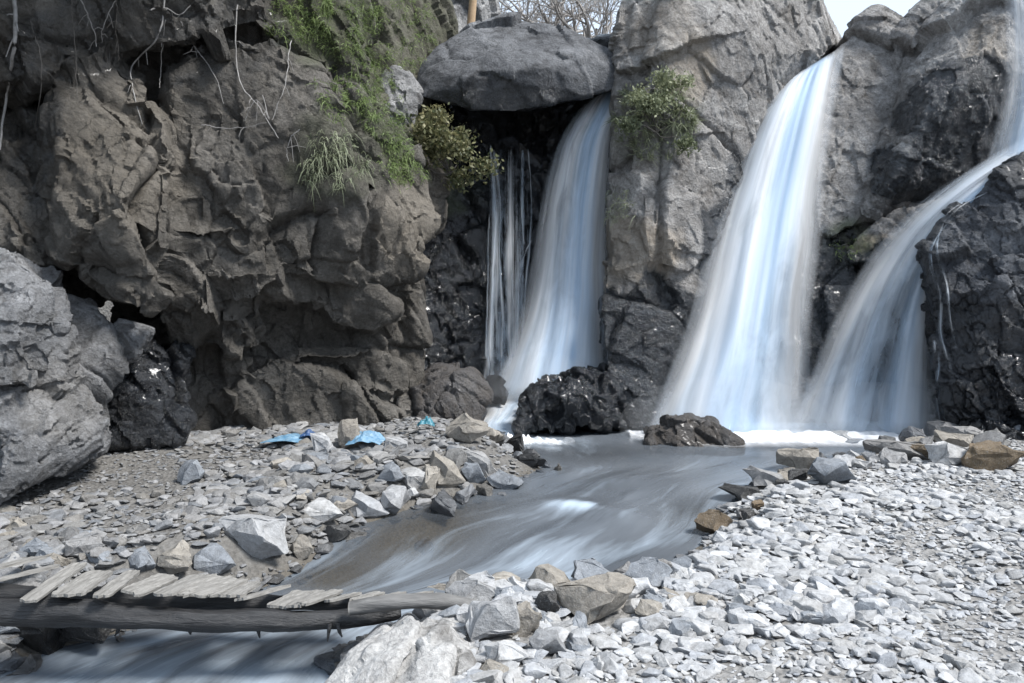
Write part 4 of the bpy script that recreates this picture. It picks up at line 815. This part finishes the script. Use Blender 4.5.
#         near end (u, v)  far end (u, v)  width px   (planks lie from the near log to the far log)
for q, (u0, v0, u1, v1, wpx, Y0, Y1) in enumerate([(-30, 590, 60, 566, 20, 4.15, 4.62), (-30, 575, 40, 560, 22, 4.4, 4.8), (28, 603, 80, 566, 20, 4.1, 4.62), (62, 600, 105, 572, 22, 4.12, 4.62), (96, 598, 138, 574, 20, 4.14, 4.62), (128, 597, 172, 577, 18, 4.14, 4.62), (158, 598, 205, 577, 24, 4.14, 4.62),
        (190, 600, 240, 579, 20, 4.16, 4.64), (220, 600, 258, 583, 22, 4.18, 4.64), (246, 602, 280, 588, 18, 4.2, 4.64), (272, 612, 308, 592, 20, 4.2, 4.64), (304, 606, 336, 593, 16, 4.24, 4.66), (324, 605, 360, 594, 16, 4.26, 4.66), (350, 604, 384, 594, 14, 4.28, 4.66), (372, 603, 404, 594, 13, 4.28, 4.66), (396, 602, 424, 594, 12, 4.28, 4.66), (290, 609, 322, 593, 13, 4.22, 4.64), (206, 600, 250, 580, 13, 4.17, 4.64), (176, 599, 222, 577, 12, 4.15, 4.62)]):
    a = Vector(P(u0, v0, Y0)); b = Vector(P(u1, v1, Y1)); d = b-a; L = d.length
    plank((a+b)/2+Vector((0, 0, .012)), L*random.uniform(.7, 1.1), wpx/F*4.3*random.uniform(.75, 1.4), .014, math.atan2(-d.x, d.y)+random.uniform(-.12, .12), (math.atan2(d.z, math.hypot(d.x, d.y)), random.uniform(-.22, .22)), 900+q)
for u, L_, a_ in ((258, .07, .3), (330, .10, -.2), (338, .06, .5), (120, .05, -.4), (190, .04, .2)):
    p = np.array(P(u, 629, 4.22)); tb = Tubes(); tb.add(np.array([p+(0, 0, .03), p+(a_*.02, -.01, -.01), p+(a_*.05, -.015, -L_*.6)]), [.014, .010, .004], 6)
    o = tb.build('branch_stub', M['log']); o.data.transform(Matrix.Translation(-br.location)); o.parent = br

# ------------------------------------------------------------------ blue plastic litter
def crumple(name, u, v, wpx, dpx, mat, label, seed, h=.06):
    x, y, z = ground_hit(u, v); wd = wpx/F*y; n = 26; a = np.linspace(-.5, .5, n); A, B = np.meshgrid(a, a, indexing='ij')
    q = np.stack([A.ravel()*3, B.ravel()*3, 0*A.ravel()+seed], 1)
    shape = 1+.35*fbm(q*.8, 2, seed)
    X = A.ravel()*wd*shape; Yd = B.ravel()*wd*dpx*shape; zz = h*(.6+.5*np.abs(fbm(q*.9, 3, seed+5, .4)))*np.exp(-(A.ravel()**2+B.ravel()**2)*3)+.05
    o = mesh_np(name, np.stack([X, Yd, zz], 1), grid_faces(n, n), M[mat]); o.location = (x, y, z); o.modifiers.new('s', 'SOLIDIFY').thickness = .003
    return tag(o, label, 'plastic litter')
crumple('plastic_sheet', 290, 446, 42, .9, 'blue', 'flat bright blue plastic scrap lying on the rubble near the cliff', 3, .08)
crumple('plastic_sheet', 309, 443, 14, .9, 'navy', 'small dark blue plastic scrap at the right tip of the flat blue one', 4, .10)
crumple('plastic_bag', 366, 452, 34, .8, 'blue', 'crumpled blue plastic bag between the pointed stone and pale stones', 6, .20)
crumple('plastic_bag', 426, 434, 15, .8, 'teal', 'teal plastic scrap at the foot of the cliff near the squat boulder', 8, .16)

# ------------------------------------------------------------------ plants
def surface_hits(regions, n, seed, maxd=16):
    """points on the visible rock inside pixel ellipses"""
    dg = bpy.context.evaluated_depsgraph_get(); r = np.random.default_rng(seed); out = []
    for (cu, cv, ru, rv, wgt) in regions:
        for _ in range(int(n*wgt)):
            a, q = r.uniform(0, 2*math.pi), math.sqrt(r.random()); u, v = cu+ru*q*math.cos(a), cv+rv*q*math.sin(a)
            d = Vector((P(u, v, 1.0)[0], 1.0, P(u, v, 1.0)[2]-CAMH)).normalized()
            ok, loc, nor, _, ob, _ = S.ray_cast(dg, Vector((0, 0, CAMH)), d, distance=maxd)
            if ok and ob.name.startswith(('cliff', 'boulder')): out.append((np.array(loc), np.array(nor)))
    return out
def blades(name, hits, mat, ln=(.06, .2), wd=.006, per=10, seed=1, droop=.6, parent=None, up=.7):
    r = np.random.default_rng(seed); VV, FF, TT = [], [], []; off = 0
    for p, nrm in hits:
        tn = r.random()*.5
        for _ in range(per):
            d = nrm*r.uniform(.3, 1)+np.array((0, 0, up))+r.normal(0, .45, 3); d /= np.linalg.norm(d); L = r.uniform(*ln)
            side = np.cross(d, r.normal(size=3)); side /= np.linalg.norm(side)+1e-9; b = p+r.normal(0, .03, 3); pts = []
            for q in range(4):
                f = q/3; c = b+d*L*f+np.array((0, 0, -droop*L*f*f)); wq = wd*(1-f*.9); pts += [c-side*wq, c+side*wq]
            VV += pts; FF += [(off+2*q, off+2*q+1, off+2*q+3, off+2*q+2) for q in range(3)]; off += 8
            t = min(1, tn+r.random()*.5); TT += [(t, t, t, 1)]*8
    return mesh_np(name, VV, FF, M[mat], parent, False, {'tone': TT})
def leaves(name, centre, rad, n, mat, size, seed, clumps=14):
    r = np.random.default_rng(seed); cl = r.normal(0, .58, (clumps, 3)); VV, FF, TT = [], [], []; off = 0
    for _ in range(n):
        c = cl[r.integers(clumps)]; q = c+r.normal(0, .19, 3)*np.array((1, 1, .8)); p = centre+q*rad
        d = r.normal(size=3)+np.array((0, 0, .3)); d /= np.linalg.norm(d); s = np.cross(d, r.normal(size=3)); s /= np.linalg.norm(s); L = size*r.uniform(.6, 1.4)
        VV += [p, p+d*L*.5+s*L*.28, p+d*L, p+d*L*.5-s*L*.28]; FF.append((off, off+1, off+2, off+3)); off += 4
        t = min(1, max(0, .45+.8*(c[2])*.3+r.normal(0, .28))); TT += [(t, t, t, 1)]*4
    return VV, FF, TT
def shrub(name, label, u, v, Y, ru, rv, n, mat, size, seed, cat='shrub'):
    c = np.array(P(u, v, Y)); root = empty(name, P(u, v+rv*.9, Y+.1)); tag(root, label, cat); L = Vector(root.location)
    VV, FF, TT = leaves('foliage', c, np.array((ru/F*Y, ru/F*Y*.7, rv/F*Y)), n, mat, size, seed)
    o = mesh_np('foliage', np.array(VV)-np.array(L), FF, M[mat], root, False, {'tone': TT})
    tb = Tubes(); r = np.random.default_rng(seed)
    for _ in range(12):
        e = c+r.normal(0, .45, 3)*np.array((ru/F*Y, ru/F*Y*.7, rv/F*Y)); s = np.array(L); m = (s+e)/2+r.normal(0, .04, 3)
        tb.add(smooth_path([s, m, e], 7)-np.array(L), np.linspace(.012, .004, 7), 5)
    tb.build('stem', M['darkroot'], root); return root
shrub('shrub', 'bushy yellowish shrub growing below the left end of the capstone boulder', 450, 138, 10.15, 36, 40, 4200, 'leaf', .055, 5)
h = surface_hits([(335, 20, 50, 35, 1.), (395, 35, 42, 40, 1.), (372, 90, 20, 35, .5), (400, 150, 18, 35, .45), (385, 120, 18, 50, .3), (345, 85, 30, 40, .5), (300, 15, 40, 25, .5), (405, 170, 18, 18, .4)], 90, 3)
if h: tag(blades('moss_and_grass', h, 'grass', (.03, .12), .0045, 22, 4, droop=.9), 'short green grass growing down the shoulder of the brown cliff', 'grass', kind='stuff')
h = surface_hits([(335, 160, 32, 28, 1.)], 40, 5)
if h: tag(blades('grass_tuft', h, 'drygrass', (.08, .24), .005, 12, 6, droop=1.1), 'pale green grass tuft hanging from the face of the brown cliff', 'grass tuft')
shrub('shrub', 'compact olive bush growing in the hollow of the grey buttress', 656, 108, 10.12, 30, 27, 4200, 'olive', .045, 8)
h = surface_hits([(655, 122, 42, 40, 1.)], 60, 7)
if h: tag(blades('grass_tuft', h, 'drygrass', (.08, .22), .006, 34, 8, droop=.5), 'sage green grass fringe around the olive bush on the grey buttress', 'grass tuft')
h = surface_hits([(618, 205, 14, 16, 1.)], 22, 9)
if h: tag(blades('grass_tuft', h, 'drygrass', (.06, .16), .005, 10, 10, droop=1.0), 'small grass tuft on the left flank of the grey buttress', 'grass tuft')
h = surface_hits([(845, 248, 14, 12, 1.)], 18, 11)
if h: tag(blades('moss', h, 'grass', (.03, .09), .005, 10, 12), 'patch of dark moss under the ledge right of the middle waterfall', 'moss', kind='stuff')

# hanging roots under the brow of the brown cliff
ROOTS = [([(165, -10), (160, 34), (137, 60), (136, 82), (146, 120)], 2.0, 1, 'thick pale forked root hanging over the tan rock face'),
         ([(165, 20), (164, 60), (165, 90)], 1.2, 1, 'straight pale root hanging beside the forked one'),
         ([(237, 5), (234, 55), (243, 85), (262, 108), (280, 136)], 1.6, 1, 'long pale root curving down to the right above the diagonal crack'),
         ([(180, 20), (192, 45), (212, 72), (222, 105)], 1.4, 1, 'pale root slanting right between the forked root and the long curved root'),
         ([(14, -10), (15, 40), (8, 95), (3, 150)], 4.0, 1, 'thick pale vine hanging at the far left edge'),
         ([(78, -10), (96, 22), (103, 42)], 1.4, 1, 'short pale root slanting at the top left of the cliff'),
         ([(122, -10), (108, 20), (104, 45)], 1.2, 1, 'short root leaning left near the top of the cliff'),
         ([(117, 0), (117, 60)], 1., 0, 'thin dark root hanging straight above the tan rock face'),
         ([(70, -5), (74, 60), (78, 100)], 1., 0, 'thin dark root above the upper left corner of the tan face'),
         ([(292, 40), (285, 85), (272, 122)], 1.2, 1, 'thin pale root hanging under the grassy brow'),
         ([(262, 95), (268, 120), (255, 100), (242, 120)], 1., 1, 'looping thin root beside the long curved root'),
         ([(202, 125), (230, 127), (268, 122)], 1., 1, 'nearly level pale root crossing the dark hollow'),
         ([(150, 10), (165, 8), (178, 14), (190, 5)], 1.8, 1, 'curled white root at the top of the forked one'),
         ([(30, 20), (40, 70), (30, 130)], 1.3, 0, 'dark vine beside the thick pale vine'),
         ([(300, 130), (288, 145), (290, 160)], 1.2, 1, 'short pale root beside the hanging grass tuft')]
dg = bpy.context.evaluated_depsgraph_get()
for pts, wpx, pale, lb in ROOTS:
    Ys = []
    for u, v in pts:
        d = Vector((P(u, v, 1.0)[0], 1.0, P(u, v, 1.0)[2]-CAMH)).normalized(); ok, loc, *_r = S.ray_cast(dg, Vector((0, 0, CAMH)), d, distance=20); Ys.append(loc.y if ok else 7.5)
    Ymin = min(Ys); A = smooth_path([P(u, v, min(y, Ymin+.35)-.07) for (u, v), y in zip(pts, Ys)], 28); A += np.cumsum(rng.normal(0, .004, A.shape), 0)
    tb = Tubes(); r0 = wpx/F*7.2*.5; tb.add(A, np.linspace(r0, r0*.5, 28), 6)
    for q in range(3):
        i = random.randrange(5, 24); dd = rng.normal(0, .06, 3); tb.add(np.array([A[i], A[i]+dd*.5+(0, 0, -.03), A[i]+dd+(0, 0, -.1)]), [r0*.5, r0*.4, r0*.25], 5)
    o = tb.build('hanging_root', M['root' if pale else 'darkroot']); tag(o, lb, 'root', 'roots hanging from the brow of the brown cliff')

# bare trees behind the capstone
def bare_tree(u, v, Y, height, label, seed, lean=0., mat='bark'):
    base = np.array(P(u, v, Y)); root = empty('bare_tree', base); tag(root, label, 'tree', 'bare trees behind the capstone')
    r = np.random.default_rng(seed); tr = Tubes(); cr = Tubes()
    def grow(tb, p, d, L, rad, depth):
        n = 6; pts = [p]; dd = d.copy()
        for _ in range(n-1):
            dd = dd+r.normal(0, .16, 3)+np.array((0, 0, .03)); dd /= np.linalg.norm(dd); pts.append(pts[-1]+dd*L/(n-1))
        pts = np.array(pts); tb.add(pts, np.linspace(rad, rad*.6, n), 7 if depth < 2 else 4)
        if depth >= 5: return
        for c in range(4 if depth in (1, 2) else 3 if depth else 6):
            i = r.integers(2, n); nd = dd+r.normal(0, .75, 3); nd /= np.linalg.norm(nd)
            grow(cr, pts[i], nd, L*r.uniform(.55, .8), rad*r.uniform(.45, .62), depth+1)
    grow(tr, np.zeros(3), np.array((lean, 0, 1.)), height*.4, height*.022, 0)
    tr.build('trunk', M[mat], root); cr.build('crown', M[mat], root)
bare_tree(500, 95, 17, 3.6, 'leafless pale tree nearest the outcrop behind the capstone', 2, -.1)
bare_tree(552, 95, 18, 4.2, 'leafless pale tree behind the middle of the capstone', 5, .1)
bare_tree(606, 95, 17, 4.0, 'leafless pale tree beside the grey buttress behind the capstone', 9, -.15)
bare_tree(575, 110, 22, 4.2, 'leafless pale tree farthest behind the capstone', 13, 0.)
bare_tree(522, 110, 21, 4.2, 'leafless pale tree between the outcrop and the middle tree', 17, .1)
tb = Tubes(); tb.add(smooth_path([P(470, 60, 13.2), P(471, 25, 13.2), P(473, 0, 13.2), P(474, -40, 13.2)], 12), np.linspace(.075, .06, 12), 10)
tag(tb.build('wooden_post', M['tanwood']), 'tan bare trunk standing upright behind the capstone boulder', 'post')
# hillside behind, out to the skyline
hx = np.linspace(-60, 60, 90); hy = np.linspace(15.5, 70, 50); HX, HY = np.meshgrid(hx, hy, indexing='ij')
hz = (HY-15.5)*.10+2.6+.5*fbm(np.stack([HX.ravel()*.15, HY.ravel()*.15, 0*HX.ravel()], 1), 4, 21).reshape(HX.shape)
hz = hz-6*sstep(17, 15.5, HY)
hl = mesh_np('hill', np.stack([HX.ravel(), HY.ravel(), hz.ravel()], 1), grid_faces(90, 50), M['ground'], smooth=True); tag(hl, kind='structure')
